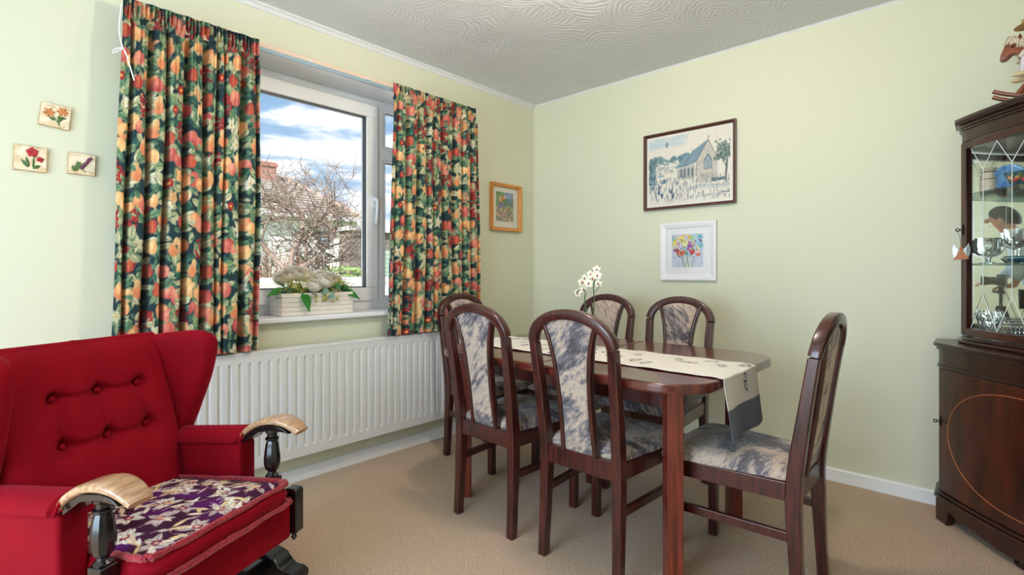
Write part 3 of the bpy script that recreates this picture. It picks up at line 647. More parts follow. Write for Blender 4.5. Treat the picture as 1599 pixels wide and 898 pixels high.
def bouquet_canvas():
    c = Canvas(110, 116, (206, 212, 230)); rs = random.Random(9)
    for i in range(120): c.ell(rs.uniform(0, 110), rs.uniform(0, 60), rs.uniform(3, 10), rs.uniform(2, 6), rs.uniform(0, 3), rs.choice(((200, 206, 228), (214, 218, 232), (190, 200, 226))), soft=4)
    for i in range(150): c.ell(rs.uniform(0, 110), rs.uniform(58, 112), rs.uniform(2, 6), rs.uniform(2, 5), rs.uniform(0, 3), rs.choice(((226, 222, 206), (178, 204, 226), (130, 200, 214), (236, 220, 150), (216, 200, 226), (200, 210, 170), (110, 178, 200))), soft=2)
    fl = [(38, 100, 13, (238, 214, 120)), (46, 82, 11, (240, 226, 160)), (62, 102, 9, (240, 170, 90)), (12, 84, 10, (236, 214, 110)), (24, 78, 9, (222, 180, 212)), (60, 72, 11, (172, 60, 178)), (70, 98, 8, (150, 200, 130)), (34, 50, 12, (238, 110, 70)), (34, 48, 6, (240, 70, 50)), (72, 54, 10, (204, 40, 62)), (92, 48, 9, (226, 84, 76)), (92, 50, 5, (240, 226, 214)), (10, 60, 7, (176, 52, 74)), (20, 58, 6, (160, 44, 70)), (88, 86, 11, (150, 208, 226)), (102, 74, 9, (96, 186, 206)), (100, 104, 8, (90, 170, 210)), (56, 46, 8, (130, 176, 204)), (78, 82, 6, (236, 150, 140)), (100, 92, 5, (120, 70, 110))]
    for x, y, r, k in fl:
        for q in range(16): c.ell(x+rs.gauss(0, r*.42), y+rs.gauss(0, r*.42), r*rs.uniform(.25, .45), r*rs.uniform(.18, .35), rs.uniform(0, 3), tuple(min(255, max(0, v+rs.uniform(-26, 26))) for v in k), soft=1.2)
    for i in range(26): c.leaf(rs.uniform(14, 96), rs.uniform(38, 96), rs.uniform(3, 6), 2, rs.uniform(0, 6), rs.choice(((70, 120, 84), (96, 150, 110), (60, 96, 90))))
    c.poly([(40, 0), (70, 0), (76, 34), (36, 34)], (220, 226, 226))
    for x0, x1, k in ((36, 42, (60, 84, 78)), (40, 47, (110, 130, 120)), (76, 70, (80, 90, 92)), (56, 50, (120, 140, 134)), (54, 60, (70, 110, 90)), (48, 50, (170, 186, 180)), (66, 62, (150, 166, 164))): c.line(x0, 36, x1, 1, 2, k, .8)
    c.ell(4, 108, 2, 2, 0, (60, 40, 100)); c.speckle(.08); return c
def garden_canvas():
    c = Canvas(96, 148, (120, 150, 90)); rs = random.Random(2)
    for i in range(160): c.ell(rs.uniform(30, 96), rs.uniform(106, 148), rs.uniform(3, 8), rs.uniform(2, 5), rs.uniform(0, 3), rs.choice(((110, 140, 196), (140, 166, 206), (90, 120, 180), (176, 190, 214))), soft=2)
    for i in range(120): c.ell(rs.uniform(0, 40), rs.uniform(84, 148), rs.uniform(2, 6), rs.uniform(2, 6), 0, rs.choice(((96, 130, 66), (130, 160, 80), (70, 104, 60), (160, 170, 90))), soft=1.5)
    c.poly([(16, 102), (28, 128), (50, 112), (54, 94), (22, 90)], (220, 130, 50)); c.poly([(16, 102), (20, 130), (24, 126), (22, 96)], (238, 214, 170)); c.poly([(38, 122), (50, 132), (52, 112)], (236, 200, 150))
    for i in range(90): c.ell(rs.uniform(40, 96), rs.uniform(78, 112), rs.uniform(2, 6), rs.uniform(3, 8), 0, rs.choice(((84, 124, 70), (110, 146, 74), (60, 96, 70), (96, 104, 170))), soft=1.5)
    for i in range(60): c.ell(rs.gauss(24, 6), rs.gauss(76, 8), 3, 4, 0, rs.choice(((96, 96, 176), (120, 110, 190), (84, 84, 160))), soft=1.5)
    for i in range(420): c.ell(rs.uniform(0, 96), rs.uniform(0, 74), rs.uniform(1.5, 4.5), rs.uniform(1.5, 4), rs.uniform(0, 3), rs.choice(((228, 120, 60), (240, 210, 160), (230, 170, 170), (90, 130, 70), (120, 110, 180), (206, 70, 50), (240, 226, 190), (130, 160, 90), (80, 100, 160), (232, 190, 90))), soft=1.2)
    c.poly([(64, 30), (70, 72), (76, 34)], (80, 124, 64)); c.speckle(.1); return c
picture('picture', 'large dark framed print of a stone church with a crowd', 'back', -.972, -1.560, 1.486, 1.978, M['frame_dark'], .018, .022, M['mount'], (.014, .016, .016, .016), church_canvas())
picture('picture', 'small white framed painting of colourful flowers in a vase', 'back', -1.090, -1.446, 1.032, 1.394, M['frame_white'], .036, .020, M['mount_w'], (.038, .046, .045, .038), bouquet_canvas())
picture('picture', 'orange pine framed cottage garden painting beside the right curtain', 'left', -.492, -.170, 1.388, 1.735, M['frame_pine'], .026, .030, M['mount'], (.034, .050, .045, .035), garden_canvas())
M['stone_edge'] = mat('tile_edge', (196, 160, 110), rough=.6, var=.2, vscale=60)
M['petal_red'] = mat('petal_red', (176, 34, 44), rough=.45, var=.2, vscale=120); M['petal_orange'] = mat('petal_orange', (204, 134, 78), rough=.45, var=.25, vscale=120); M['petal_mauve'] = mat('petal_mauve', (128, 74, 104), rough=.45, var=.25, vscale=120)
M['leaf_glaze'] = mat('leaf_glaze', (74, 108, 52), rough=.4, var=.3, vscale=90)
def leaf_shape(b, c, L, W_, ang, up=.004, n=6):
    """flat pointed leaf lying in the local x-z plane, domed towards -y"""
    ca, sa = math.cos(ang), math.sin(ang); vs_ = []
    for i in range(n+1):
        t = i/n; w_ = W_*math.sin(PI*t**.8)
        for k, d in ((-1, 0), (0, up), (1, 0)):
            x, z = L*t, w_*k; vs_.append((c[0]+x*ca-z*sa, c[1]-d*math.sin(PI*min(.97, max(.03, t))), c[2]+x*sa+z*ca))
    fs_ = [(i*3+k, i*3+k+1, i*3+k+4, i*3+k+3) for i in range(n) for k in (0, 1)]
    b.add(vs_, fs_)
def wall_tile(label, cx, cz, s, rot, kind, seed):
    rs = random.Random(seed); root = thing('relief_tile', label, 'tile', (cx, 0, cz), 0, 'relief flower tiles on the wall'); root.rotation_euler = (0, rot, 0)
    c = Canvas(44, 44, (232, 212, 178))
    for i in range(30): c.ell(rs.uniform(0, 44), rs.uniform(0, 44), rs.uniform(4, 12), rs.uniform(3, 8), rs.uniform(0, 3), rs.choice(((238, 220, 190), (224, 198, 160), (240, 226, 200))), soft=5)
    for i in range(9):
        e = rs.choice((0, 1)); x, y = (rs.uniform(0, 44), rs.choice((rs.uniform(0, 6), rs.uniform(37, 44)))); c.line(x, y, x+rs.uniform(-12, 12), y+rs.uniform(-4, 4), 1, (150, 108, 72), .7)
    h = s/2; jag = [rs.uniform(-.0012, .0012) for _ in range(200)]
    out = []
    for k in range(40):
        q = k/10; sd = int(q); t = q-sd; x, z = {0: (-1+2*t, -1), 1: (1, -1+2*t), 2: (1-2*t, 1), 3: (-1, 1-2*t)}[sd]; out.append((x*h*(1+jag[k]*14), z*h*(1+jag[k+60]*14)))
    MB().prism(out, -.001, -.0095, axis=1).build('slab', M['stone_edge'], root)
    g = h*.965
    painted('glazed_face', c, lambda U, V: (-g+2*g*U, U*0-.0102, -g+2*g*V), M['ceramic'], root)
    Y = -.0105; pm = M[{'red': 'petal_red', 'orange': 'petal_orange', 'mauve': 'petal_mauve'}[kind]]
    def stem(pts): MB().tube(bez([(x*h, Y, z*h) for x, z in pts], 4), .0016, 5).build('stem', M['leaf_glaze'], root, smooth=True)
    def lf(x, z, L, W_, a): b = MB(); leaf_shape(b, (x*h, Y, z*h), L*h, W_*h, a); b.build('leaf', M['leaf_glaze'], root, smooth=True)
    def flower(x, z, r, n, a0=0, wd=.42):
        b = MB()
        for q in range(n): leaf_shape(b, (x*h, Y-.001, z*h), r*h, r*h*wd, a0+2*PI*q/n)
        b.ball((x*h, Y-.002, z*h), (r*h*.22, .002, r*h*.22), 8, 5); b.build('flower', pm, root, smooth=True)
    if kind == 'red':
        stem([(.2, -.85), (.22, -.2), (.15, .4)]); stem([(.15, -.7), (.2, .1), (.5, .1)]); flower(.1, .52, .42, 5, .4, .55); flower(.58, .0, .26, 4, .3, .5)
        for a in ((-.1, -.75, .8, .12, 2.2), (-.1, -.75, .9, .12, 1.75), (.2, -.75, .5, .14, .6), (0, -.6, .6, .12, 2.6)): lf(*a)
    elif kind == 'orange':
        stem([(.35, -.75), (.0, -.2), (-.4, .15)]); stem([(.35, -.75), (.2, -.1), (.45, .4)]); flower(-.42, .18, .46, 6, .3, .3); flower(.42, .48, .44, 6, .1, .34)
        for a in ((.1, -.1, .7, .14, .1), (.05, -.4, .55, .12, 2.7), (.2, -.5, .5, .1, .9)): lf(*a)
    else:
        stem([(.3, -.75), (.1, -.4), (.6, .6)])
        for a in ((-.3, -.5, .7, .26, 1.3), (-.1, -.5, .8, .2, 1.9), (-.3, -.7, .6, .26, 2.3), (0, -.3, .7, .16, .9), (-.2, -.6, .6, .2, 2.9)): lf(*a)
        for q in range(7): flower(.0+q*.1, -.35+q*.16, .2, 4, q*.5, .4)
    return root
wall_tile('small cream wall tile with pale orange lilies, topmost of the three', -2.833, 1.678, .088, .10, 'orange', 1)
wall_tile('small cream wall tile with a red poppy, lower left of the three', -2.902, 1.504, .092, .02, 'red', 2)
wall_tile('small cream wall tile with mauve blooms and green leaves nearest the curtain', -2.755, 1.506, .083, .03, 'mauve', 3)
#==TABLE==
# ------------------------------------------------------------------ dining table
TX0, TX1, TY0, TY1, TZ = -1.545, -.640, -1.965, -.655, .720
tcx, tcy = (TX0+TX1)/2, (TY0+TY1)/2
tab = thing('dining_table', 'mahogany extending dining table with rounded corners in the middle of the chairs', 'table', (tcx, tcy, 0))
hx, hy = (TX1-TX0)/2, (TY1-TY0)/2
full = rrect(2*hx, 2*hy, .17, 8)
for sgn in (1, -1):
    half = [(x, y) for x, y in full if y*sgn > 0]
    if sgn > 0: half = half+[(-hx, .0008), (hx, .0008)]
    else: half = half+[(hx, -.0008), (-hx, -.0008)]
    ang = sorted(half, key=lambda p: math.atan2(p[1]-sgn*hy*.5, p[0]))
    MB().prism(ang, TZ-.036, TZ).build('table_leaf', M['table_wood'], tab, bevel=.009, seg=3)
for (a, c) in (((-hx+.14, -hy+.16), (-hx+.14, hy-.16)), ((hx-.14, -hy+.16), (hx-.14, hy-.16)), ((-hx+.16, -hy+.14), (hx-.16, -hy+.14)), ((-hx+.16, hy-.14), (hx-.16, hy-.14))):
    MB().bar((a[0], a[1], TZ-.036-.0375), (c[0], c[1], TZ-.036-.0375), .022, .075).build('apron', M['mahogany'], tab)
for (lx, ly) in ((-1.42, -.775), (-1.42, -1.832), (-.745, -1.80), (-.712, -.700)):
    MB().box((-.028, -.028, 0), (.028, .028, TZ-.036), Tr(lx-tcx, ly-tcy, 0) @ Rz(PI/4)).build('leg', M['table_leg'], tab, bevel=.004)
# ------------------------------------------------------------------ table runner
def runner_canvas():
    c = Canvas(130, 560, (232, 226, 220)); rs = random.Random(5)
    c.a[:34] = np.array((114, 116, 130))/255.; c.a[-34:] = np.array((114, 116, 130))/255.
    for k in range(24):
        x, y = 14+rs.random()*102, 46+(k+.5)*468/24
        a = rs.uniform(0, 6.28); q = rs.choice(((96, 98, 116), (70, 76, 98), (120, 118, 126), (150, 140, 130)))
        for s_ in (1, -1):
            c.leaf(x+s_*6*math.cos(a), y+s_*6*math.sin(a), 8, 5, a+s_*.5, q, (232, 226, 214)); c.leaf(x+s_*5*math.cos(a+.5), y+s_*5*math.sin(a+.5), 6, 4, a+s_*1.2, (236, 230, 222), q)
        c.line(x-5*math.sin(a), y+5*math.cos(a), x+5*math.sin(a), y-5*math.cos(a), 2, (50, 52, 66))
        for _ in range(5): c.line(x+rs.uniform(-14, 14), y+rs.uniform(-14, 14), x+rs.uniform(-14, 14), y+rs.uniform(-14, 14), 1, (168, 158, 146), .5)
    c.speckle(.10); return c
rx0, rx1 = -1.345, -1.000
def runner_fn(U, V):
    drop = .215; L = (TY1-TY0)+2*drop; s_ = V*L
    r = .012; y = np.empty_like(V); z = np.empty_like(V)
    # V=0 is the hem at the near (camera right) end
    a = drop; b_ = drop+(TY1-TY0)
    y[:] = np.where(s_ < a, TY0-.006-.012*(a-s_)/a, np.where(s_ > b_, TY1+.006+.012*(s_-b_)/drop, TY0+(s_-a)))
    z[:] = np.where(s_ < a, TZ+.003-(a-s_), np.where(s_ > b_, TZ+.003-(s_-b_), TZ+.003))
    for edge, sg in ((a, -1), (b_, 1)):
        t = np.exp(-((s_-edge)/.016)**2); z -= t*.004; y += sg*t*.002
    wob = .004*np.sin(s_*14+U*3)
    hang = np.clip(np.maximum(a-s_, s_-b_)/drop, 0, 1)
    y += np.where(s_ < a, -1, 1)*hang*(.006*(1+np.sin(U*9+1)))
    z += (1-hang)*.0018*(1+np.sin(s_*37+U*5)*np.sin(U*11+s_*9))
    x = rx0+(rx1-rx0)*U+wob*.6+hang*np.where(s_ < a, .03*(U*0+1), 0)
    return x-(rx0+rx1)/2, y-tcy, z-TZ
rn = painted('table_runner', runner_canvas(), runner_fn, M['runner']); rn.location = ((rx0+rx1)/2, tcy, TZ)
tag(rn, 'beige embroidered table runner with grey ends lying along the dining table', 'table runner')
md = rn.modifiers.new('solid', 'SOLIDIFY'); md.thickness = .0015; md.offset = 1

# ------------------------------------------------------------------ dining chairs (front = -y, rear feet at y = +.205)
def make_chair(label):
    t = thing('dining_chair', label, 'chair', group='dining chairs around the table')
    wood = M['mahogany']
    def post(s): return bez([(s*.163, .210, 0), (s*.160, .199, .22), (s*.158, .195, .41), (s*.164, .222, .62), (s*.1705, .2535, .822)], 6)
    for s in (-1, 1):
        p = post(s); n = len(p); b = MB(); base = len(b.v)
        for i, q in enumerate(p):
            w = .034+.004*math.sin(PI*min(1, q.z/.8)); d = .034+.012*math.exp(-((q.z-.42)/.22)**2)
            for a_, c_ in ((-1,-1),(1,-1),(1,1),(-1,1)): b.v.append((q.x+a_*w/2, q.y+c_*d/2, q.z))
        for i in range(n-1):
            for k in range(4): b.f.append((i*4+k, i*4+(k+1)%4, (i+1)*4+(k+1)%4, (i+1)*4+k))
        b.f += [(3,2,1,0), tuple((n-1)*4+k for k in range(4))]
        b.build('rear_leg', wood, t, bevel=.005, seg=3, angle=50)
        MB().add([(s*.186-.019*(1-a)*0+q, y, z) for q, y, z in ()], []) if False else None
        MB().box((s*.185-.017, -.205, 0), (s*.185+.017, -.171, .40)).build('front_leg', wood, t, bevel=.004)
        MB().bar((s*.183, -.176, .252), (s*.162, .186, .252), .018, .030).build('stretcher', wood, t, bevel=.003)
        MB().bar((s*.188, -.176, .393), (s*.160, .186, .393), .022, .058).build('side_rail', wood, t, bevel=.003)
    # arched crest: flat bent-wood hoop above a fine joint line
    path = []
    for k in range(25):
        a = PI*k/24; x = .1705*math.cos(a); z = .824+.108*math.sin(a)
        path.append((x, .254+(z-.824)*.20, z))
    sect = rrect(.0375, .036, .007, 3)
    MB().sweep(path, sect, ups=(0, 1, .0)).build('crest', wood, t, smooth=True, angle=50)
    # back rail, curved side slats, upholstered splat
    MB().bar((-.158, .197, .393), (.158, .197, .393), .024, .068).build('back_rail', wood, t, bevel=.004)
    prof_ = [(.425, .070), (.52, .066), (.62, .066), (.72, .072), (.80, .083), (.86, .099), (.905, .118)]
    yb = lambda z: .195+max(0, (z-.41))*.142
    for s in (-1, 1):
        MB().sweep(bez([(s*w, yb(z)+.002, z) for z, w in prof_], 4), rrect(.016, .030, .004, 2), ups=(0, 1, 0)).build('slat', wood, t, smooth=True, angle=50)
    zs_ = np.array([p[0] for p in prof_]); ws_ = np.array([p[1] for p in prof_])
    def splat(side):
        def fn(u, v):
            x_ = (u*2-1); w = np.interp(.425+(.905-.425)*v, zs_, ws_)-.006
            top = .824+.108*math.sqrt(max(0, 1-(x_*.118/.1705)**2))-.012
            z = .425+(top-.425)*v; x = x_*w
            edge = (1-x_**8)*(1-(2*v-1)**14)
            return (x, yb(z)+side*(.004+.013*edge)+.002, z)
        return fn
    b = MB(); b.grid(splat(1), 14, 24); b.grid(splat(-1), 14, 24); b.build('back_splat', M['tapestry'], t, smooth=True)
    MB().bar((-.185, -.188, .393), (.185, -.188, .393), .022, .058).build('front_rail', wood, t, bevel=.003)
    def seat(top):
        def fn(u, v):
            x_, y_ = u*2-1, v*2-1; e = (1-abs(x_)**6)*(1-abs(y_)**6)
            y = -.218+.402*v - .012*(1-x_*x_)*(1-v); w = (.218-.058*v)*(1-.02*(abs(y_)**8)); x = x_*w
            return (x, y, .424+(.018+.030*e**.6 if top else 0))
        return fn
    b = MB(); b.grid(seat(True), 18, 18); b.grid(seat(False), 18, 18)
    n1 = 19
    for i in range(18):
        for (p, q) in ((i, i+1), (18*n1+i, 18*n1+i+1), (i*n1, (i+1)*n1), (i*n1+18, (i+1)*n1+18)): b.f.append((p, q, q+n1*n1, p+n1*n1))
    b.build('seat', M['tapestry'], t, smooth=True, angle=60)
    return t
G = 'dining chairs around the table'
# rear feet of the chair stand at local y=+.21; face the table
ch = make_chair('dining chair at the near long side, back to the camera, closer to the radiator')
def put(ch, cx, cy, rz): ch.location = (cx, cy, 0); ch.rotation_euler = (0, 0, rz)
put(ch, -1.550+.20, -1.045, -PI/2+PI)     # faces +x
L_ = [(-1.350, -1.538, PI/2, 'dining chair at the near long side, back to the camera, beside the near table leg'),
      (-.695, -.948, -PI/2, 'dining chair at the far long side, behind the white orchid'),
      (-.695, -1.408, -PI/2, 'dining chair at the far long side, below the white framed flower painting'),
      (-.965, -.495, 0, 'dining chair at the window end of the table, in front of the radiator'),
      (-1.155, -1.985, PI, 'dining chair pulled out at the free end of the table under the hanging runner')]
for (x, y, rz, lab) in L_: dup(ch, (x, y, 0), rz, lab, G)
# ------------------------------------------------------------------ orchid
M['orchid'] = mat('orchid_petal', (246, 240, 226), rough=.5, rgb2=(238, 232, 196), vscale=60); M['orchid_lip'] = mat('orchid_lip', (168, 40, 110), rough=.5); M['stem'] = mat('green_stem', (58, 92, 48), rough=.5, var=.25, vscale=80); M['pot'] = mat('white_pot', (222, 218, 212), rough=.3)
M['orch_leaf'] = mat('orchid_leaf', (62, 96, 50), rough=.35, var=.2, vscale=12)
op = hit(912, 520, 0, -1.10); orch = thing('potted_orchid', 'white orchid with magenta throats in a pot on the table runner', 'plant', (-1.10, op.y, TZ+.0055))
MB().lathe([(.030, 0), (.038, .004), (.046, .055), (.048, .058), (.044, .058), (.036, .01)], 20).build('pot', M['pot'], orch, smooth=True)
MB().lathe([(.001, .048), (.044, .050), (.001, .052)], 16).build('soil', M['stem'], orch)
for k, a in enumerate((.3, 2.0, 3.6, 5.0)):
    b = MB(); n = 8
    for i in range(n+1):
        t = i/n; r = .012+.085*t; w = .021*math.sin(PI*min(.98, t*.9+.1)); z = .052+.035*math.sin(PI*t*.8)
        for s in (-1, 0, 1): b.v.append((r*math.cos(a)-s*w*math.sin(a), r*math.sin(a)+s*w*math.cos(a), z+(.006 if s else 0)))
    b.f = [(i*3+j, i*3+j+1, i*3+j+4, i*3+j+3) for i in range(n) for j in (0, 1)]; b.build('leaf', M['orch_leaf'], orch, smooth=True)
def W3(px, py, x): return hit(px, py, 0, x)-Vector(orch.location)
tips = []
for x0, pts in ((-1.09, [(918, 520), (916, 490), (913, 470), (914, 455), (907, 452), (900, 457)]), (-1.11, [(924, 520), (927, 490), (928, 470), (927, 450), (930, 430), (934, 422)])):
    MB().tube(bez([(0, 0, .05)]+[W3(a, c, x0) for a, c in pts], 4), .0028, 6).build('flower_stem', M['stem'], orch, smooth=True)
MB().tube(bez([W3(927, 456, -1.11), W3(932, 453, -1.11), W3(936, 446, -1.11)], 4), .0018, 5).build('flower_stem', M['stem'], orch, smooth=True)
rs = random.Random(8)
for (px, py, x, sz) in ((902, 458, -1.08, .021), (911, 452, -1.09, .022), (909, 441, -1.1, .024), (919, 442, -1.12, .024), (913, 434, -1.08, .020), (925, 435, -1.1, .021), (933, 430, -1.12, .024), (934, 443, -1.1, .021), (932, 421, -1.09, .022), (922, 428, -1.07, .019)):
    p = W3(px, py, x); f = MB(); lip = MB()
    nrm = Vector((-.85+rs.uniform(-.3, .3), -.5+rs.uniform(-.4, .4), rs.uniform(-.2, .2))).normalized(); Q = nrm.to_track_quat('-Y', 'Z').to_matrix().to_4x4(); Mx = Matrix.Translation(p) @ Q
    for q in range(5):
        g = MB(); leaf_shape(g, (0, 0, 0), sz, sz*(.5 if q % 2 else .36), PI/2+q*2*PI/5, .003); f.add(g.v, g.f, Mx)
    fo = f.build('bloom', M['orchid'], orch, smooth=True)
    lip.ball((0, -.004, -.002), (sz*.18, sz*.2, sz*.24), 7, 5, Mx); lip.build('throat', M['orchid_lip'], fo, smooth=True)
#==ARMCHAIR==
# ------------------------------------------------------------------ red velvet rocking armchair (front = -y local)
arm = thing('rocking_armchair', 'red velvet buttoned wing rocking armchair with turned black arm posts', 'armchair', (-2.685, -.779, 0), math.radians(26.05))
V_ = M['velvet']
# base: two moulded sled feet and cross rail
for s in (-1, 1):
    yz = [(-.255, 0), (-.255, .024), (-.235, .034), (-.205, .036), (-.185, .050), (-.165, .074), (-.13, .086), (.12, .086), (.16, .07), (.21, .034), (.25, .03), (.255, 0)]
    MB().prism(yz, s*.345-.036, s*.345+.036, axis=0).build('sled_foot', M['ebony'], arm, bevel=.005)
for y in (-.10, .10): MB().box((-.33, y-.03, .030), (.33, y+.03, .075)).build('cross_rail', M['ebony'], arm, bevel=.004)
for s in (-1, 1):
    MB().prism([(-.24, .17), (-.10, .115), (.06, .10), (.22, .115), (.30, .15), (.30, .185), (-.24, .20)], s*.262-.018, s*.262+.018, axis=0).build('rocker', M['ebony'], arm, bevel=.004)
    # corner block with a small turned drop at the front of the seat rail
    MB().prism([(-.292, .205), (-.292, .345), (-.284, .352), (-.250, .352), (-.245, .345), (-.245, .205)], s*.288-.019, s*.288+.019, axis=0).build('corner_block', M['ebony'], arm, bevel=.005)
    MB().lathe([(.002, -.034), (.006, -.030), (.010, -.022), (.006, -.014), (.014, -.008), (.015, 0)], 12, c=(s*.288, -.268, .206)).build('drop_finial', M['ebony'], arm, smooth=True)
    # turned arm post
    px_, py_ = s*.272, -.192
    MB().box((px_-.022, py_-.022, .20), (px_+.022, py_+.022, .385)).build('post_block', M['ebony'], arm, bevel=.004)
    MB().lathe([(.020, .385), (.022, .391), (.014, .398), (.013, .404), (.021, .412), (.0265, .432), (.0265, .455), (.021, .498), (.017, .508), (.022, .512), (.022, .518), (.016, .522), (.016, .532), (.021, .536), (.021, .56)], 10, c=(px_, py_, 0)).build('arm_post', M['ebony'], arm, smooth=True, angle=18)
    # shaped wooden arm end, drooping scroll
    path = bez([(px_, -.085, .515), (px_, -.115, .545), (px_, -.165, .572), (px_, -.225, .582), (px_, -.275, .572), (px_, -.312, .549)], 5)
    n = len(path); b = MB(); sec = rrect(1, 1, .28, 3); m_ = len(sec)
    for i, q in enumerate(path):
        t = i/(n-1); w = .052+.030*math.sin(PI*min(1, .15+t*.8)); th = .012+.012*math.sin(PI*min(1, .2+t*.6)); tn = (path[min(i+1, n-1)]-path[max(i-1, 0)]).normalized(); up = Vector((1, 0, 0)).cross(tn)*-1
        for a_, c_ in sec: b.v.append(tuple(q+Vector((a_*w, 0, 0))+up*c_*th*1.0))
    for i in range(n-1):
        for k in range(m_): b.f.append((i*m_+k, i*m_+(k+1) % m_, (i+1)*m_+(k+1) % m_, (i+1)*m_+k))
    b.f += [tuple(range(m_))[::-1], tuple((n-1)*m_+k for k in range(m_))]
    aw = b.build('arm_end', M['oak'], arm, smooth=True, angle=60)
    MB().prism([(-.10, .500), (-.10, .525), (-.16, .560), (-.225, .568), (-.262, .560), (-.285, .545), (-.262, .548), (-.215, .550), (-.16, .540)], px_-.030, px_+.030, axis=0).build('arm_bracket', M['ebony'], aw, bevel=.003)
    # upholstered arm roll and side panel
    b = MB()
    def roll(u, v, s=s):
        y = -.098+.315*u; a = -PI*.05+PI*1.1*v; r = .048*(1-.25*(u > .97)); zc = .512-.030*u
        e = min(1, u/.05+.15, (1-u)/.03+.3)**.4
        return (s*.272+math.cos(a)*.050*e, y-.006*math.sin(PI*v), zc+.040*e*math.sin(a))
    b.grid(roll, 16, 14)
    b.add([roll(0, k/14) for k in range(15)], [tuple(range(15))]); b.build('arm_roll', V_, arm, smooth=True)
    b = MB(); b.prism([(-.092, .21), (-.092, .50), (.20, .475), (.24, .475), (.20, .19)], s*.270-.036, s*.270+.036, axis=0); b.build('arm_side', V_, arm, bevel=.012, seg=3)
    MB().tube(bez([(s*.272-.049, -.100, .505), (s*.272-.03, -.103, .540), (s*.272, -.104, .553), (s*.272+.03, -.103, .540), (s*.272+.049, -.100, .505)], 5), .0045, 6).build('piping', V_, arm, smooth=True)
    # wing
    out = [(v.x, v.y) for v in bez([(.345, .850, 0), (.26, .862, 0), (.165, .868, 0), (.115, .850, 0), (.105, .805, 0), (.128, .70, 0), (.165, .60, 0), (.190, .535, 0), (.215, .48, 0)], 5)]+[(.30, .47), (.335, .66)]
    b = MB(); n = len(out); cxw = sum(p[0] for p in out)/n; czw = sum(p[1] for p in out)/n; rings = []
    for (sc_, off) in ((.80, -.034), (.95, -.026), (1.0, -.010), (1.0, .012), (.95, .026), (.80, .032)):
        for (y, z) in out:
            fl = (.33-y)*.16
            b.v.append((s*(.272+fl+off), cxw+(y-cxw)*sc_, czw+(z-czw)*sc_))
    for r_ in range(5):
        for i in range(n): b.f.append((r_*n+i, r_*n+(i+1) % n, (r_+1)*n+(i+1) % n, (r_+1)*n+i))
    b.f += [tuple(range(n))[::-1], tuple(5*n+i for i in range(n))]
    b.build('wing', V_, arm, smooth=True, angle=70)
# buttoned back cushion
BT = [(.022+dx, z) for z in (.708, .572) for dx in (-.126, 0, .126)]
def back_front(u, v):
    x = (u*2-1)*(.262-.020*(1-v)**2); z = .335+.515*v
    y = .168+.155*v**1.15
    e = max(0, (1-(u*2-1)**8))*max(0, (1-(max(0, 2*v-1))**10)); bulge = .052*e**.5*(.75+.25*math.sin(PI*v))
    d = 0
    for bx, bz in BT:
        q = math.hypot(x-bx, (z-bz)*1.0); d += .034*math.exp(-(q/.021)**2)+.016*math.exp(-(q/.055)**2)
    def crease(p, r, w, dep):
        ax, az = p; bx, bz = r; L = (bx-ax)**2+(bz-az)**2; t = max(0, min(1, ((x-ax)*(bx-ax)+(z-az)*(bz-az))/L)); return dep*math.exp(-((math.hypot(x-ax-t*(bx-ax), z-az-t*(bz-az)))/w)**2)
    cr = [(BT[0], BT[1]), (BT[1], BT[2]), (BT[3], BT[4]), (BT[4], BT[5]), (BT[0], BT[3]), (BT[1], BT[4]), (BT[2], BT[5])]
    d += max(crease(p, r, .012, .013) for p, r in cr) + crease(BT[1], (.0, .85), .010, .006)*.8
    n_ = .957
    return (x, y-(bulge-d)*n_, z-(bulge-d)*.28)
b = MB(); b.grid(back_front, 70, 70); bo = b.build('back_cushion', V_, arm, smooth=True, angle=80)
for bx, bz in BT:
    v_ = (bz-.335)/.515; y = .168+.155*v_**1.15
    MB().ball((bx, y-.012, bz-.004), (.010, .006, .010), 10, 6).build('button', V_, arm, smooth=True)
b = MB()
def back_rear(u, v): p = back_front(u, v); return (p[0], .205+.150*v+.02*(1-(u*2-1)**4)*math.sin(PI*v), p[2] if v > .98 or v < .02 else .335+.515*v)
b.grid(back_rear, 20, 20)
b.build('back_shell', V_, arm, smooth=True)
b = MB(); b.grid(lambda u, v: tuple(Vector(back_front(u, 1))*(1-v)+Vector(back_rear(u, 1))*v+Vector((0, 0, .012*math.sin(PI*v)))), 40, 6); b.build('top_roll', V_, arm, smooth=True)
MB().tube([Vector(back_front(0, k/24))+Vector((0, -.002, 0)) for k in range(25)], .005, 6).build('piping', V_, arm, smooth=True); MB().tube([Vector(back_front(1, k/24))+Vector((0, -.002, 0)) for k in range(25)], .005, 6).build('piping', V_, arm, smooth=True)
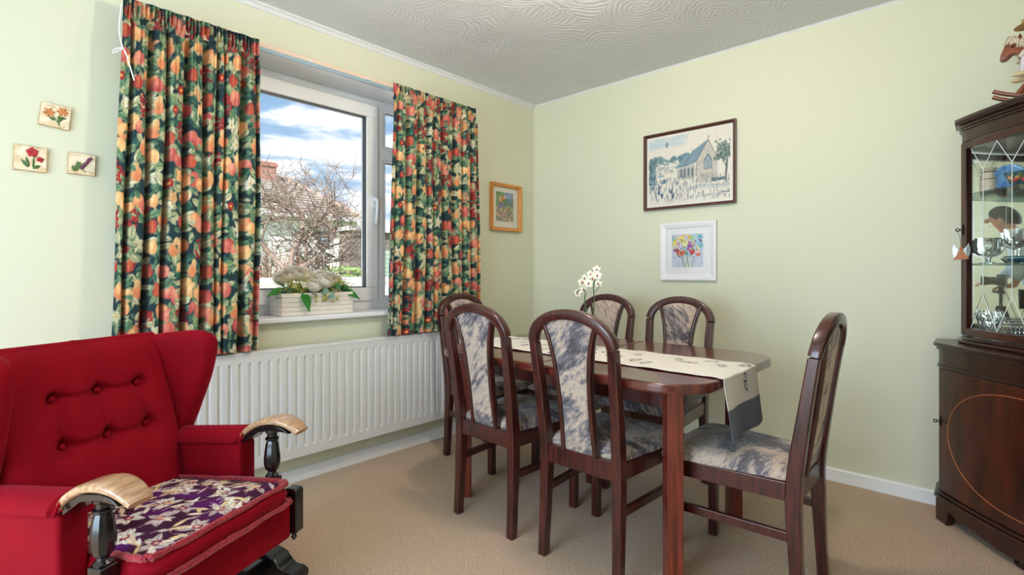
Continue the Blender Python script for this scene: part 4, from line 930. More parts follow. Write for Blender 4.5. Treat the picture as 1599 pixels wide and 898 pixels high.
# seat frame, apron, cushion with moquette top and fringe
MB().box((-.270, -.272, .190), (.270, .20, .320)).build('seat_frame', V_, arm, bevel=.010, seg=3)
def seat_outline(n=10, g=0):
    w0, w1, y0, y1 = .243-g, .215-g, -.300+g, .205-g; r = .045
    pts = [(-w1, y1), (-w0+.0, y0+.06), (-w0+.012, y0+.02), (-w0+.05, y0), (w0-.05, y0), (w0-.012, y0+.02), (w0, y0+.06), (w1, y1)]
    return pts
zt = lambda y: .388-.05*(y+.30)
def pad_canvas():
    c = Canvas(150, 150, (58, 6, 44)); rs = random.Random(12)
    for i in range(40): c.ell(rs.uniform(0, 150), rs.uniform(0, 150), rs.uniform(8, 22), rs.uniform(5, 12), rs.uniform(0, 3), rs.choice(((84, 10, 92), (50, 6, 34), (76, 8, 66))), soft=8)
    cream = ((236, 220, 200), (226, 200, 168), (206, 190, 186), (232, 206, 150), (240, 232, 222))
    for i in range(25):
        x, y = 18+(i % 5)*28+rs.uniform(-8, 8), 14+(i//5)*29+rs.uniform(-8, 8); cc = rs.choice(cream)
        for q in range(rs.choice((4, 5, 6))):
            a = q*1.2+rs.random(); c.leaf(x+math.cos(a)*8, y+math.sin(a)*7, rs.uniform(6, 9), rs.uniform(2.5, 4.2), a+rs.uniform(-.4, .4), cc, tuple(z*.55 for z in cc))
        c.ell(x, y, 4, 4, 0, rs.choice(((140, 30, 60), (120, 20, 70), (170, 60, 70)))); c.ell(x, y, 1.8, 1.8, 0, (226, 190, 160))
    for i in range(130):
        x, y, a = rs.uniform(4, 146), rs.uniform(4, 146), rs.uniform(0, 6.28); cc = rs.choice(cream); L = rs.uniform(5, 11)
        c.leaf(x, y, L, rs.uniform(1.3, 2.8), a, cc); c.line(x-L*math.cos(a), y-L*math.sin(a), x-L*1.7*math.cos(a+.3), y-L*1.7*math.sin(a+.3), 1.2, cc, .8)
    c.speckle(.25); return c
b = MB(); so = seat_outline(); n = len(so)
for k, (z_off, g) in enumerate(((-.066, .018), (-.058, .004), (-.034, -.006), (-.010, .002), (0, .016))):
    for (x, y) in seat_outline(g=g): b.v.append((x, y, zt(y)+z_off))
for k in range(4):
    for i in range(n): b.f.append((k*n+i, k*n+(i+1) % n, (k+1)*n+(i+1) % n, (k+1)*n+i))
b.f += [tuple(range(n))[::-1], tuple(4*n+i for i in range(n))]
seat_o = b.build('seat_cushion', V_, arm, smooth=True, angle=60)
def padfn(U, V):
    Wd = .205+(.228-.205)*(1-V); Wd = np.where(V < .1, Wd*(1-.10*((.1-V)/.1)**2), Wd)
    x = (U*2-1)*Wd; y = -.288+.485*V
    return x, y, .388-.05*(y+.30)+.002+.016*(1-(U*2-1)**4)*np.sin(PI*np.clip(V, 0, 1))**.5
painted('moquette_top', pad_canvas(), padfn, M['pad_print'], seat_o)
for (dz, g) in ((.003, .008), (-.060, .000)):
    pts = [(x, y, zt(y)+dz) for x, y in seat_outline(g=g)][::1]; b = MB(); pp = bez(pts, 12); rs = random.Random(3)
    for q in range(3): b.tube([p+Vector((rs.uniform(-.0022, .0022), rs.uniform(-.0022, .0022), rs.uniform(-.0025, .0025))) for p in pp], [.0075+rs.uniform(-.0022, .0022) for _ in pp], 6)
    b.build('fringe', M['fringe'], seat_o, smooth=True)

# ------------------------------------------------------------------ bow-fronted corner cabinet
KX, KY = 0.0, YR
cab = thing('corner_cabinet', 'dark mahogany bow fronted corner display cabinet with a glazed upper door', 'cabinet', (KX, KY, 0))
# plan coordinates: u away from the corner along the back wall (+y), v along the right wall (-x)
def uv(u, v): return (-v, u)
def plan(a, r, bow, n=20, back=.008):
    """outline: corner, along back wall, short return, bowed front, return, along right wall"""
    A, B = Vector((a, r)), Vector((r, a)); pts = [uv(back, back), uv(a, back)]
    for k in range(n+1):
        t = k/n; q = A+(B-A)*t+Vector((1, 1)).normalized()*bow*4*t*(1-t); pts.append(uv(q.x, q.y))
    return pts+[uv(back, a)]
def front_pt(a, r, bow, t):
    A, B = Vector((a, r)), Vector((r, a)); q = A+(B-A)*t+Vector((1, 1)).normalized()*bow*4*t*(1-t); return uv(q.x, q.y)
def slab(name, a, r, bow, z0, z1, m, par=None, bev=.003): return MB().prism(plan(a, r, bow), z0, z1).build(name, m, par or cab, bevel=bev, angle=50)
LA, LR, LB = .728, .160, .047; UA, UR, UB = .652, .140, .042
# plinth: scalloped bracket feet
b = MB(); N = 60; zb = []
for k in range(N+1):
    t = k/N; d = min(t, 1-t)
    zb.append(0 if d < .085 else (.050 if d < .10 else (.062-.020*math.exp(-((d-.17)/.03)**2) if d < .22 else .042+.010*math.cos((d-.22)*14))))
for off in (0, -.018):
    for k in range(N+1):
        x, y = front_pt(LA+.010+off, LR+.010+off, LB, k/N); b.v += [(x, y, zb[k]), (x, y, .098)]
m_ = (N+1)*2
for k in range(N):
    i = k*2; b.f += [(i, i+2, i+3, i+1), (m_+i, m_+i+1, m_+i+3, m_+i+2), (i, m_+i, m_+i+2, i+2)]
b.f += [(0, 1, m_+1, m_), (2*N, m_+2*N, m_+2*N+1, 2*N+1)]
x0, y0 = front_pt(LA+.010, LR+.010, LB, 0); b.box((x0, y0-.018, 0), (-.010, y0, .098)); x1, y1 = front_pt(LA+.010, LR+.010, LB, 1); b.box((x1, y1, 0), (x1+.018, .010, .098)) if False else None
b.build('plinth', M['cabinet'], cab)
slab('base_moulding', LA+.016, LR+.016, LB, .098, .112, M['cabinet'], bev=.005)
slab('base_moulding', LA+.007, LR+.007, LB, .112, .126, M['cabinet'], bev=.004)
slab('lower_body', LA, LR, LB, .126, .760, M['cabinet'])
slab('frieze_bead', LA+.006, LR+.006, LB, .668, .676, M['cabinet'], bev=.003)
slab('top_moulding', LA+.008, LR+.008, LB, .744, .758, M['cabinet'], bev=.004)
slab('top_ledge', LA+.018, LR+.018, LB, .758, .776, M['cabinet'], bev=.006)
slab('upper_base', UA+.014, UR+.014, UB, .776, .790, M['cabinet'], bev=.005)
# curved lower door with oval stringing
def curved(a, r, bow, t0, t1, z0, z1, off0, off1, n=24):
    b = MB()
    for off in (off0, off1):
        for k in range(n+1):
            t = t0+(t1-t0)*k/n; x, y = front_pt(a+off, r+off, bow, t); b.v += [(x, y, z0), (x, y, z1)]
    m_ = (n+1)*2
    for k in range(n):
        i = k*2; b.f += [(i, i+2, i+3, i+1), (m_+i, m_+i+1, m_+i+3, m_+i+2), (i, m_+i, m_+i+2, i+2), (i+1, i+3, m_+i+3, m_+i+1)]
    b.f += [(0, 1, m_+1, m_), (2*n, m_+2*n, m_+2*n+1, 2*n+1)]
    return b
ldoor = curved(LA, LR, LB, .015, .985, .134, .662, .0, .006).build('door', M['cabinet_door'], cab, bevel=.002)
def oval(tc, zc, rt, rz, n=64): return [(*front_pt(LA+.0064, LR+.0064, LB, tc+rt*math.copysign(abs(math.cos(2*PI*k/n))**.9, math.cos(2*PI*k/n))), zc+rz*math.sin(2*PI*k/n)) for k in range(n)]
p_ = oval(.5, .400, .415, .222); MB().tube(p_+[p_[0]], .0017, 5).build('inlay_line', M['inlay'], ldoor, smooth=True)
def key(par, t, a, r, bow, z):
    x, y = front_pt(a+.006, r+.006, bow, t); e = MB().ball((x-.001, y+.001, z), (.004, .004, .024), 8, 8); e.build('escutcheon', M['iron'], par, smooth=True)
    d = Vector((-.6, .8, 0)); p = Vector((x, y, z)); b = MB().tube([p, p+d*.014], .0022, 6)
    cc = p+d*.021; pr = [cc+Vector((d.x*math.cos(q)*.008, d.y*math.cos(q)*.008, math.sin(q)*.006)) for q in [2*PI*i/12 for i in range(13)]]; b.tube(pr, .0020, 6); b.build('key', M['iron'], par, smooth=True)
    return p
key(ldoor, .030, LA, LR, LB, .435)
# upper carcase: back mirrors, floor, top, side returns, cornice
slab('upper_floor', UA, UR, UB, .790, .806, M['cabinet'])
slab('upper_top', UA, UR, UB, 1.640, 1.690, M['cabinet'])
for (d, z0, z1, bv) in ((.004, 1.690, 1.700, .003), (.010, 1.700, 1.712, .004), (.024, 1.722, 1.738, .005)): slab('cornice', UA+d, UR+d, UB, z0, z1, M['cabinet'], bev=bv)
slab('cornice', UA+.012, UR+.012, UB, 1.712, 1.722, M['cabinet'], bev=.001)
for k in range(84):     # dentils under the cornice
    t = (k+.5)/84; x, y = front_pt(UA+.018, UR+.018, UB, t)
    if t < .75: MB().box((-.003, -.005, 1.712), (.003, .005, 1.722), Tr(x, y, 0) @ Rz(PI/4)).build('dentil', M['cabinet'], cab)
MB().box((-.024, .010, .806), (-.010, UA, 1.640)).build('back_mirror', M['mirror'], cab); MB().box((-UA, .010, .806), (-.026, .024, 1.640)).build('back_mirror', M['mirror'], cab)
MB().box((-UR, UA-.016, .806), (-.010, UA, 1.640)).build('side_return', M['cabinet'], cab); MB().box((-UA, .026, .806), (-UA+.016, UR, 1.640)).build('side_return', M['cabinet'], cab)
# glazed door
udoor = curved(UA, UR, UB, .004, .045, .812, 1.634, -.014, .006, 3).build('door', M['cabinet_door'], cab, bevel=.003)
curved(UA, UR, UB, .955, .996, .812, 1.634, -.014, .006, 3).build('stile', M['cabinet_door'], udoor, bevel=.003)
curved(UA, UR, UB, .045, .955, .812, .842, -.014, .006).build('bottom_rail', M['cabinet_door'], udoor, bevel=.003); curved(UA, UR, UB, .045, .955, 1.606, 1.634, -.014, .006).build('top_rail', M['cabinet_door'], udoor, bevel=.003)
curved(UA, UR, UB, .045, .955, .842, 1.606, -.006, -.003).build('glass', M['cab_glass'], udoor)
def t_at(px):
    lo, hi = 0., 1.
    for _ in range(40):
        m_ = (lo+hi)/2; x, y = front_pt(UA, UR, UB, m_); dx, dy = x-CAM[0], y+KY-CAM[1]
        q = CX+F*(dx*RT[0]+dy*RT[1])/(dx*FW[0]+dy*FW[1])
        if q < px: lo = m_
        else: hi = m_
    return lo
tv = [t_at(1534), t_at(1579)]; hp = (tv[1]-tv[0])/2; ZT, ZV, ZB1, ZB0 = 1.604, 1.505, .985, .845
def gl(t0, z0, t1, z1, r=.0013):
    pts = []
    for k in range(7):
        t = t0+(t1-t0)*k/6; x, y = front_pt(UA-.0025, UR-.0025, UB, t); pts.append((x, y, z0+(z1-z0)*k/6))
    MB().tube(pts, r, 5).build('glazing_line', M['bead'], udoor, smooth=True)
k = 0
while tv[0]+2*hp*k < .95:
    t = tv[0]+2*hp*k; gl(t, ZB1, t, ZV)
    for sg in (-1, 1):
        te = max(.046, min(.954, t+sg*hp)); fr = abs(te-t)/hp
        gl(t, ZV, te, ZV+(ZT-ZV)*fr); gl(t, ZB1, te, ZB1-(ZB1-ZB0)*fr)
    k += 1
kp = key(udoor, .024, UA, UR, UB, 1.262)
for z in (1.112, 1.412): MB().prism(plan(UA-.020, UR-.004, UB, back=.028), z, z+.006).build('glass_shelf', M['shelf_glass'], cab)
#==CONTENTS==
# ------------------------------------------------------------------ things in the cabinet
def spot(px, x, z): p = hit(px, 0, 0, x); return (x, p.y, z)
ZS0, ZS1, ZS2 = .8065, 1.1185, 1.4185
M['cream_glaze'] = mat('cream_stoneware', (206, 190, 172), rough=.3, coat=.3, var=.15, vscale=40); M['blue_glass'] = glass_mat('blue_art_glass', (60, 130, 220), .05); M['teal'] = mat('teal_glaze', (24, 66, 86), rough=.2, coat=.5, rgb2=(40, 104, 124), vscale=60)
jug = thing('jug', 'cream stoneware vase with a waisted neck on the top glass shelf', 'vase', spot(1543, -.13, ZS2))
MB().lathe([(.022, 0), (.026, .003), (.028, .03), (.026, .055), (.020, .075), (.022, .09), (.029, .100), (.026, .1005), (.018, .085), (.016, .05)], 24).build('vessel', M['cream_glaze'], jug, smooth=True)
MB().tube(bez([(.021, -.004, .085), (.036, -.004, .082), (.04, -.004, .06), (.027, -.004, .035)], 5), .0035, 6).build('handle', M['cream_glaze'], jug, smooth=True)
for z in (.03, .055, .085): MB().lathe([(.0265-abs(z-.05)*.05, z-.002), (.0290-abs(z-.05)*.05, z), (.0265-abs(z-.05)*.05, z+.002)], 20).build('band', M['gilt'], jug, smooth=True)
def scallop_dish(name, label, px, x, z, R, tilt, m, rib=22, depth=.018):
    t = thing(name, label, 'dish', spot(px, x, z)); b = MB(); n = rib*2
    for r, h in ((.15, 0), (.5, .004), (.85, depth*.6), (1, depth)):
        for k in range(n): q = R*r*(1+(.03 if k % 2 else -.01)*r); b.v.append((h*1.0, q*math.cos(2*PI*k/n), R*1.06+q*math.sin(2*PI*k/n)))
    for j in range(3):
        for k in range(n): b.f.append((j*n+k, j*n+(k+1) % n, (j+1)*n+(k+1) % n, (j+1)*n+k))
    b.f.append(tuple(range(n))); b.v = [(-(-p[0])*-1+math.tan(tilt)*p[2], p[1], p[2]) for p in b.v]
    b.build('dish', m, t, smooth=True, solid=.003); return t
t = scallop_dish('glass_plate', 'blue ribbed glass plate standing upright on the top shelf', 1576, -.13, ZS2, .052, .12, mat('cobalt_ribbed_glass', (44, 112, 196), rough=.1, coat=.6, rgb2=(120, 180, 228), vscale=30))
MB().box((-.035, -.028, 0), (.012, .028, .006)).build('plate_stand', M['ebony'], t)
bw = thing('fruit_bowl', 'dark bowl painted with orange and green fruit on the top shelf', 'bowl', spot(1597, -.215, ZS2))
MB().lathe([(.022, 0), (.026, .004), (.042, .024), (.056, .060), (.053, .0605), (.038, .027), (.004, .010)], 28).build('bowl', M['teal'], bw, smooth=True)
for k in range(9):
    a = PI*.75+k*.16; r_ = .050; MB().ball((r_*math.cos(a), r_*math.sin(a), .036+.012*math.sin(k*2.1)), (.006, .009, .008), 8, 6).build('fruit_motif', (M['petal_orange'], M['leaf_glaze'], M['petal_red'])[k % 3], bw, smooth=True)
def facets(prof, n, amp, tw=0):
    b = MB()
    for (r, z) in prof:
        for k in range(n): q = r*(1+amp*(1 if k % 2 else -1)); b.v.append((q*math.cos(2*PI*k/n+z*tw), q*math.sin(2*PI*k/n+z*tw), z))
    for j in range(len(prof)-1):
        for k in range(n): b.f.append((j*n+k, j*n+(k+1) % n, (j+1)*n+(k+1) % n, (j+1)*n+k))
    b.f += [tuple(range(n))[::-1], tuple((len(prof)-1)*n+k for k in range(n))]; return b
def glass_thing(name, label, px, x, z, prof, n=24, amp=0, tw=0, smooth=True, cat='glass'):
    t = thing(name, label, cat, spot(px, x, z)); t.scale = (.92, .92, .96); foot = [p for p in prof[0]]; bowl = prof[1]
    facets(bowl, n, amp, tw).build('bowl', M['crystal'], t, smooth=smooth, angle=40)
    if foot: facets(foot, 20, 0).build('foot', M['crystal'], t, smooth=True)
    return t
glass_thing('footed_bowl', 'round clear glass footed bowl on the middle shelf', 1543, -.130, ZS1, ([(.030, 0), (.030, .003), (.010, .008), (.008, .016), (.013, .022), (.008, .029)], [(.012, .0295), (.036, .036), (.055, .054), (.060, .078), (.055, .098), (.046, .110), (.044, .110), (.052, .097), (.056, .078), (.051, .056), (.034, .040), (.006, .034)]), 28, .012)
glass_thing('goblet', 'tall clear glass goblet on the middle shelf behind the centre glazing line', 1590, -.16, ZS1, ([(.030, 0), (.030, .003), (.007, .010), (.006, .05), (.011, .058), (.007, .066)], [(.008, .0665), (.034, .074), (.046, .095), (.048, .145), (.046, .145), (.043, .097), (.030, .078), (.004, .073)]), 26, .015, cat='goblet')
dsh = thing('blue_dish', 'low dark blue dish at the front of the middle shelf', 'dish', spot(1590, -.245, ZS1))
MB().lathe([(.020, 0), (.024, .003), (.038, .014), (.044, .026), (.041, .0262), (.034, .016), (.003, .007)], 26).build('dish', M['teal'], dsh, smooth=True)
MB().lathe([(.0395, .017), (.0425, .020), (.0395, .023)], 26).build('rim_band', mat('pale_band', (150, 190, 200), rough=.3), dsh, smooth=True)
glass_thing('crystal_vase', 'flared cut crystal vase on the cabinet floor', 1545, -.155, ZS0, ([], [(.028, 0), (.030, .004), (.033, .03), (.041, .075), (.049, .105), (.046, .105), (.037, .073), (.028, .03), (.003, .014)]), 22, .075, 6, smooth=False, cat='vase')
cb = thing('crystal_box', 'rectangular cut crystal trinket box beside the crystal vase', 'box', spot(1590, -.20, ZS0))
b = MB(); n = 9
for j in range(4):
    z = j*.014; z1 = z+.014
    for s_, ax in ((-1, 0), (1, 0), (-1, 1), (1, 1)):
        for k in range(n):
            L = .052 if ax else .034; f0, f1 = -L+2*L*k/n, -L+2*L*(k+1)/n; d = .034 if ax else .052
            c_ = s_*(d+.006); q = lambda f, dd, zz: (dd, f, zz) if False else ((f, dd, zz) if not ax else (dd, f, zz))
            b.add([q(f0, s_*d, z), q(f1, s_*d, z), q(f1, s_*d, z1), q(f0, s_*d, z1), q((f0+f1)/2, c_, (z+z1)/2)], [(0, 1, 4), (1, 2, 4), (2, 3, 4), (3, 0, 4)])
b.box((-.034, -.052, 0), (.034, .052, .002)); b.build('body', M['crystal'], cb)
MB().prism(rrect(.080, .116, .008, 2), .0565, .062).prism(rrect(.060, .09, .008, 2), .062, .067).build('lid', M['crystal'], cb)
# stained glass angel hanging from the upper key
M['amber'] = mat('amber_glass', (170, 92, 26), rough=.15, coat=.4); M['clear_wing'] = pane_mat('frosted_wing', (.86, .9, .9), .5)
kx, ky, kz = kp[0], kp[1]+KY, kp[2]
ang = thing('angel_ornament', 'small stained glass angel hanging from the key of the glazed door', 'ornament', (kx-.020, ky+.006, kz-.130))
Mx = Rz(-PI/2+.1)
MB().prism([(-.026, 0), (.026, .006), (.004, .046), (-.004, .046)], -.002, .002, axis=1, M=Mx).build('robe', M['amber'], ang)
MB().ball((0, 0, .050), .0068, 10, 8).build('head', mat('coral_bead', (214, 110, 70), rough=.3), ang, smooth=True)
for s in (-1, 1):
    w = [(s*.004, .044), (s*.018, .056), (s*.023, .072), (s*.028, .050), (s*.027, .026), (s*.020, .008)]
    MB().prism(w, -.0015, .0015, axis=1, M=Mx).build('wing', M['clear_wing'], ang)
    MB().tube([Mx @ Vector((x, 0, z)) for x, z in w+[w[0]]], .0013, 5).build('leading', M['bead'], ang, smooth=True)
MB().tube([(0, 0, .056), (.002, .004, .10), (.002, .012, .128)], .0007, 5).build('thread', M['iron'], ang)
# ------------------------------------------------------------------ rocking horse with a rider on top of the cabinet
M['horse'] = wood_mat('toy_horse_wood', (104, 48, 26), (146, 78, 44), rough=.35, coat=.3, scale=(4, 4, 4)); M['wool'] = mat('cream_wool_mane', (214, 196, 176), rough=1, var=.2, vscale=90, bump=.6, bscale=150)
TOPZ = 1.738
hr = thing('rocking_horse', 'brown wooden toy rocking horse with woolly mane on top of the cabinet', 'toy', (-.250, -2.835, TOPZ), 0); hr.scale = (1, 1, .88)
HW = M['horse']     # horse looks along +y, profile in y-z
for s in (-1, 1):
    arc = [(s*.045, .235*math.sin(a), .014+.13*(1-math.cos(a))) for a in [(-.95+1.9*k/16) for k in range(17)]]
    MB().sweep(arc, rrect(.014, .024, .004, 2), ups=(1, 0, 0)).build('rocker', HW, hr, smooth=True, angle=50)
    for (yt, zt_, yb_, zb_) in ((.065, .155, .125, .034), (-.075, .155, -.125, .034)):
        MB().sweep(bez([(s*.030, yt, zt_), (s*.036, yt*1.25, .11), (s*.045, yb_, zb_)], 5), rrect(.018, .026, .007, 2), ups=(1, 0, 0)).build('leg', HW, hr, smooth=True)
for y in (.118, -.118): MB().bar((-.045, y, .055), (.045, y, .055), .012, .012).build('cross_bar', HW, hr, bevel=.003)
MB().bar((-.065, .072, .170), (.065, .072, .170), .016, .016).build('hand_bar', HW, hr, bevel=.004)
MB().ball((0, 0, .165), (.036, .105, .036), 16, 12).build('body', HW, hr, smooth=True)
hp_ = [(.045, .16), (.085, .15), (.115, .200), (.128, .232), (.150, .212), (.165, .210), (.172, .222), (.166, .250), (.152, .285), (.130, .298), (.100, .290), (.070, .25), (.045, .20)]
hp_ = [(v.x, v.y) for v in bez([(a, c, 0) for a, c in hp_+[hp_[0]]], 4)][:-1]
MB().prism(hp_, -.018, .018, axis=0).build('head', HW, hr, bevel=.005)
for s in (-1, 1): MB().ball((s*.019, .136, .262), .0045, 8, 6).build('eye', M['ebony'], hr, smooth=True)
MB().tube(bez([(-.0185, .168, .222), (-.0190, .150, .222), (-.0185, .142, .230)], 4), .0016, 5).build('mouth', M['ebony'], hr, smooth=True)
for s in (-1, 1): MB().lathe([(.008, 0), (.006, .012), (.001, .028)], 8, Tr(s*.012, .115, .290)).build('ear', HW, hr, smooth=True)
rs = random.Random(6); b = MB()
for k in range(90):
    t = rs.random(); y, z = .145-.105*t, .296-.10*t**1.6; s = rs.choice((-1, 1)); L = rs.uniform(.02, .045)
    b.tube(bez([(s*rs.uniform(0, .012), y, z), (s*(.014+L*.3), y+rs.uniform(-.01, .018), z+.012), (s*(.018+L*.35), y+rs.uniform(-.012, .022), z-L*.6)], 3), .0032, 4)
tag(b.build('mane', M['wool'], hr, smooth=True), kind='stuff')
MB().tube(bez([(0, -.10, .18), (0, -.13, .17), (0, -.145, .12)], 4), [.010]*8+[.004], 6).build('tail', M['wool'], hr, smooth=True)
M['lace'] = mat('cream_lace', (216, 206, 190), rough=.9, var=.15, vscale=120, bump=.5, bscale=180); M['stocking'] = mat('pale_lilac_stocking', (214, 204, 214), rough=.8); M['doll_skin'] = mat('doll_porcelain', (232, 200, 178), rough=.4); M['felt'] = mat('cream_leather_shoe', (208, 186, 144), rough=.6); M['straw'] = mat('straw_hat', (184, 146, 92), rough=.8, var=.3, vscale=140, bump=.6, bscale=220)
dl = thing('doll', 'cream dressed doll in a straw hat riding the toy rocking horse', 'doll', (-.250, -2.785, TOPZ+.170), 0); dl.scale = (.80, .80, .72)
MB().lathe([(.050, -.012), (.062, .000), (.052, .030), (.036, .07), (.030, .10), (.034, .125), (.012, .14)], 20).build('dress', M['lace'], dl, smooth=True)
MB().lathe([(.058, -.022), (.075, -.016), (.066, -.004), (.050, .008)], 22).build('frill', M['lace'], dl, smooth=True)
hd = MB().ball((0, .006, .172), (.034, .034, .040), 16, 12).build('head', M['doll_skin'], dl, smooth=True)
for s in (-1, 1): MB().ball((s*.012, .037, .178), .004, 8, 6).build('eye', M['ebony'], hd, smooth=True)
MB().ball((0, .041, .170), (.003, .004, .004), 6, 5).build('nose', M['doll_skin'], hd, smooth=True); MB().ball((0, .038, .158), (.007, .002, .002), 8, 5).build('mouth', M['petal_red'], hd, smooth=True)
b = MB()
for k in range(70):
    a = rs.uniform(0, 2*PI); r = .034; y = -.004+r*math.sin(a)*1.0; x = r*math.cos(a)
    if y > .02: continue
    b.tube(bez([(x*.8, y, .205), (x*1.12, y*1.12-.004, .18), (x*1.25+rs.uniform(-.01, .01), y*1.2, rs.uniform(.10, .14))], 3), .004, 4)
tag(b.build('hair', M['wool'], dl, smooth=True), kind='stuff')
MB().lathe([(.066, .196), (.069, .199), (.038, .206), (.036, .232), (.020, .240), (.002, .241)], 22, Matrix.Translation((0, 0, 0)) @ Matrix.Rotation(-.18, 4, 'X')).build('hat', M['straw'], dl, smooth=True)
for s in (-1, 1):
    lg = MB().tube(bez([(s*.030, .020, .000), (s*.056, .058, .000), (s*.058, .066, -.030), (s*.056, .066, -.070)], 5), [.019]*4+[.018]*4+[.017]*4+[.016]*3+[.015], 12).build('leg', M['stocking'], dl, smooth=True)
    MB().ball((s*.056, .080, -.082), (.015, .034, .014), 12, 8).build('shoe', M['felt'], lg, smooth=True)
    MB().tube(bez([(s*.034, .01, .11), (s*.058, .035, .07), (s*.052, .085, .010)], 5), [.013]*9+[.010]*2, 10).build('arm', M['lace'], dl, smooth=True)
# ------------------------------------------------------------------ flower box on the sill
M['whitewash'] = mat('whitewashed_slat', (244, 236, 228), rough=.7, rgb2=(226, 214, 202), vscale=12, stretch=(2, 14, 14), detail=6)
BX0, BX1, BY0, BY1, BZ = -1.972, -1.572, .012, .145, .8535
fb = thing('flower_box', 'whitewashed wooden trough of artificial white roses and foliage on the window sill', 'flower box', ((BX0+BX1)/2, (BY0+BY1)/2, BZ))
bw_, bd_ = (BX1-BX0)/2, (BY1-BY0)/2
for k in range(5):
    z0, z1 = k*.0235+.001, (k+1)*.0235
    for s in (-1, 1):
        MB().box((-bw_, s*bd_-.005, z0), (bw_, s*bd_+.005, z1)).build('slat', M['whitewash'], fb, bevel=.0012, seg=1)
        MB().box((s*bw_-.005, -bd_+.005, z0), (s*bw_+.005, bd_-.005, z1)).build('slat', M['whitewash'], fb, bevel=.0012, seg=1)
MB().box((-bw_+.005, -bd_+.005, .002), (bw_-.005, bd_-.005, .095)).build('moss_fill', M['stem'], fb)
M['rose'] = mat('white_silk_rose', (253, 251, 246), rough=.6, rgb2=(250, 240, 222), vscale=30); translucent(M['rose'], .45); M['yel'] = mat('yellow_green_sprig', (200, 200, 96), rough=.6, var=.25, vscale=60); M['gr1'] = mat('bright_silk_leaf', (66, 156, 58), rough=.45, rgb2=(44, 124, 50), vscale=25); translucent(M['gr1'], .35); translucent(M['yel'], .35); M['gr2'] = mat('grey_green_leaf', (116, 150, 132), rough=.6, var=.2, vscale=40); M['gr3'] = mat('dark_silk_leaf', (44, 100, 52), rough=.45, var=.25, vscale=30)
rs = random.Random(15)
def leaf3(c, d, L, W_, m, curl=.25, name='leaf', roll=None):
    d = Vector(d).normalized(); sd = d.cross(Vector((0, 0, 1))); sd = sd.normalized() if sd.length > .1 else Vector((1, 0, 0)); up = sd.cross(d); ro = rs.choice((-1, 1))*rs.uniform(.5, 1.1) if roll is None else roll; sd, up = sd*math.cos(ro)+up*math.sin(ro), up*math.cos(ro)-sd*math.sin(ro); b = MB(); n = 7
    for i in range(n+1):
        t = i/n; w = W_*math.sin(PI*min(.97, t**.75)); p = Vector(c)+d*L*t-Vector((0, 0, 1))*curl*L*t*t
        for s in (-1, 0, 1): b.v.append(tuple(p+sd*s*w+up*(.18*w if s else 0)))
    b.f = [(i*3+j, i*3+j+1, i*3+j+4, i*3+j+3) for i in range(n) for j in (0, 1)]
    return b.build(name, m, fb, smooth=True)
def rose(c, r, m):
    f = MB(); tilt = Matrix.Translation(c) @ Matrix.Rotation(rs.uniform(.5, .9), 4, 'X') @ Matrix.Rotation(rs.uniform(-.4, .4), 4, 'Y')
    for (n, rr, th, fl) in ((3, .42, .35, .0), (4, .62, .62, .06), (5, .82, .92, .14), (6, 1.0, 1.22, .22)):
        a0 = rs.uniform(0, 6)
        for k in range(n):
            a = a0+2*PI*k/n; g = MB()
            def pet(u, v):
                w = u*2-1; t = 2.5+(th+.16*w*w-2.5)*v; q = r*rr*(1+fl*max(0, v-.6)*2.2); az = a+w*(PI/n*1.35)*(.55+.45*v)
                return (q*math.sin(t)*math.cos(az), q*math.sin(t)*math.sin(az), q*math.cos(t))
            g.grid(pet, 6, 6); f.add(g.v, g.f, tilt)
    return f.build('rose', m, fb, smooth=True)
ZT_ = .112
for (fx, fy, fz, r) in ((-.135, .02, .085, .036), (-.075, .03, .095, .036), (-.03, .04, .09, .034), (-.10, .05, .10, .034), (.10, .04, .07, .034), (.13, .03, .06, .032), (.06, .05, .085, .032), (-.015, -.038, .035, .034), (.055, -.02, .055, .036), (.145, .04, .055, .030), (-.165, .04, .07, .030)): rose((fx, fy-.01, ZT_+fz+.012), r*1.15, M['rose'])
sp = {}
for k in range(900):      # fine yellow-green sprigs
    cl_ = rs.choice(((-.13, 0, .05), (-.05, .0, .055), (.11, -.01, .05), (.17, .0, .045), (.02, .02, .05), (-.1, -.03, .03)))
    p = Vector((cl_[0]+rs.gauss(0, .028), cl_[1]+rs.gauss(0, .022), ZT_+cl_[2]+rs.gauss(0, .022))); b = sp.setdefault(cl_, MB())
    d = Vector((rs.gauss(0, 1), rs.gauss(0, 1), rs.gauss(.3, 1))).normalized()*rs.uniform(.005, .009); e = d.orthogonal().normalized()*.0035
    b.add([p-d, p+e, p+d, p-e], [(0, 1, 2, 3)])
    if k % 9 == 0: b.tube([(cl_[0], cl_[1], ZT_-.02), tuple(p)], .0010, 4)
for b in sp.values(): tag(b.build('sprig', M['yel'], fb, smooth=True), kind='stuff')
for k in range(46):
    x = rs.uniform(-.17, .17); leaf3((x, rs.uniform(-.03, .04), ZT_+rs.uniform(-.01, .02)), (rs.uniform(-.6, .6), rs.uniform(-1, .3), rs.uniform(.1, .9)), rs.uniform(.04, .075), rs.uniform(.007, .014), rs.choice((M['gr2'], M['gr3'], M['gr3'], M['yel'])), .3)
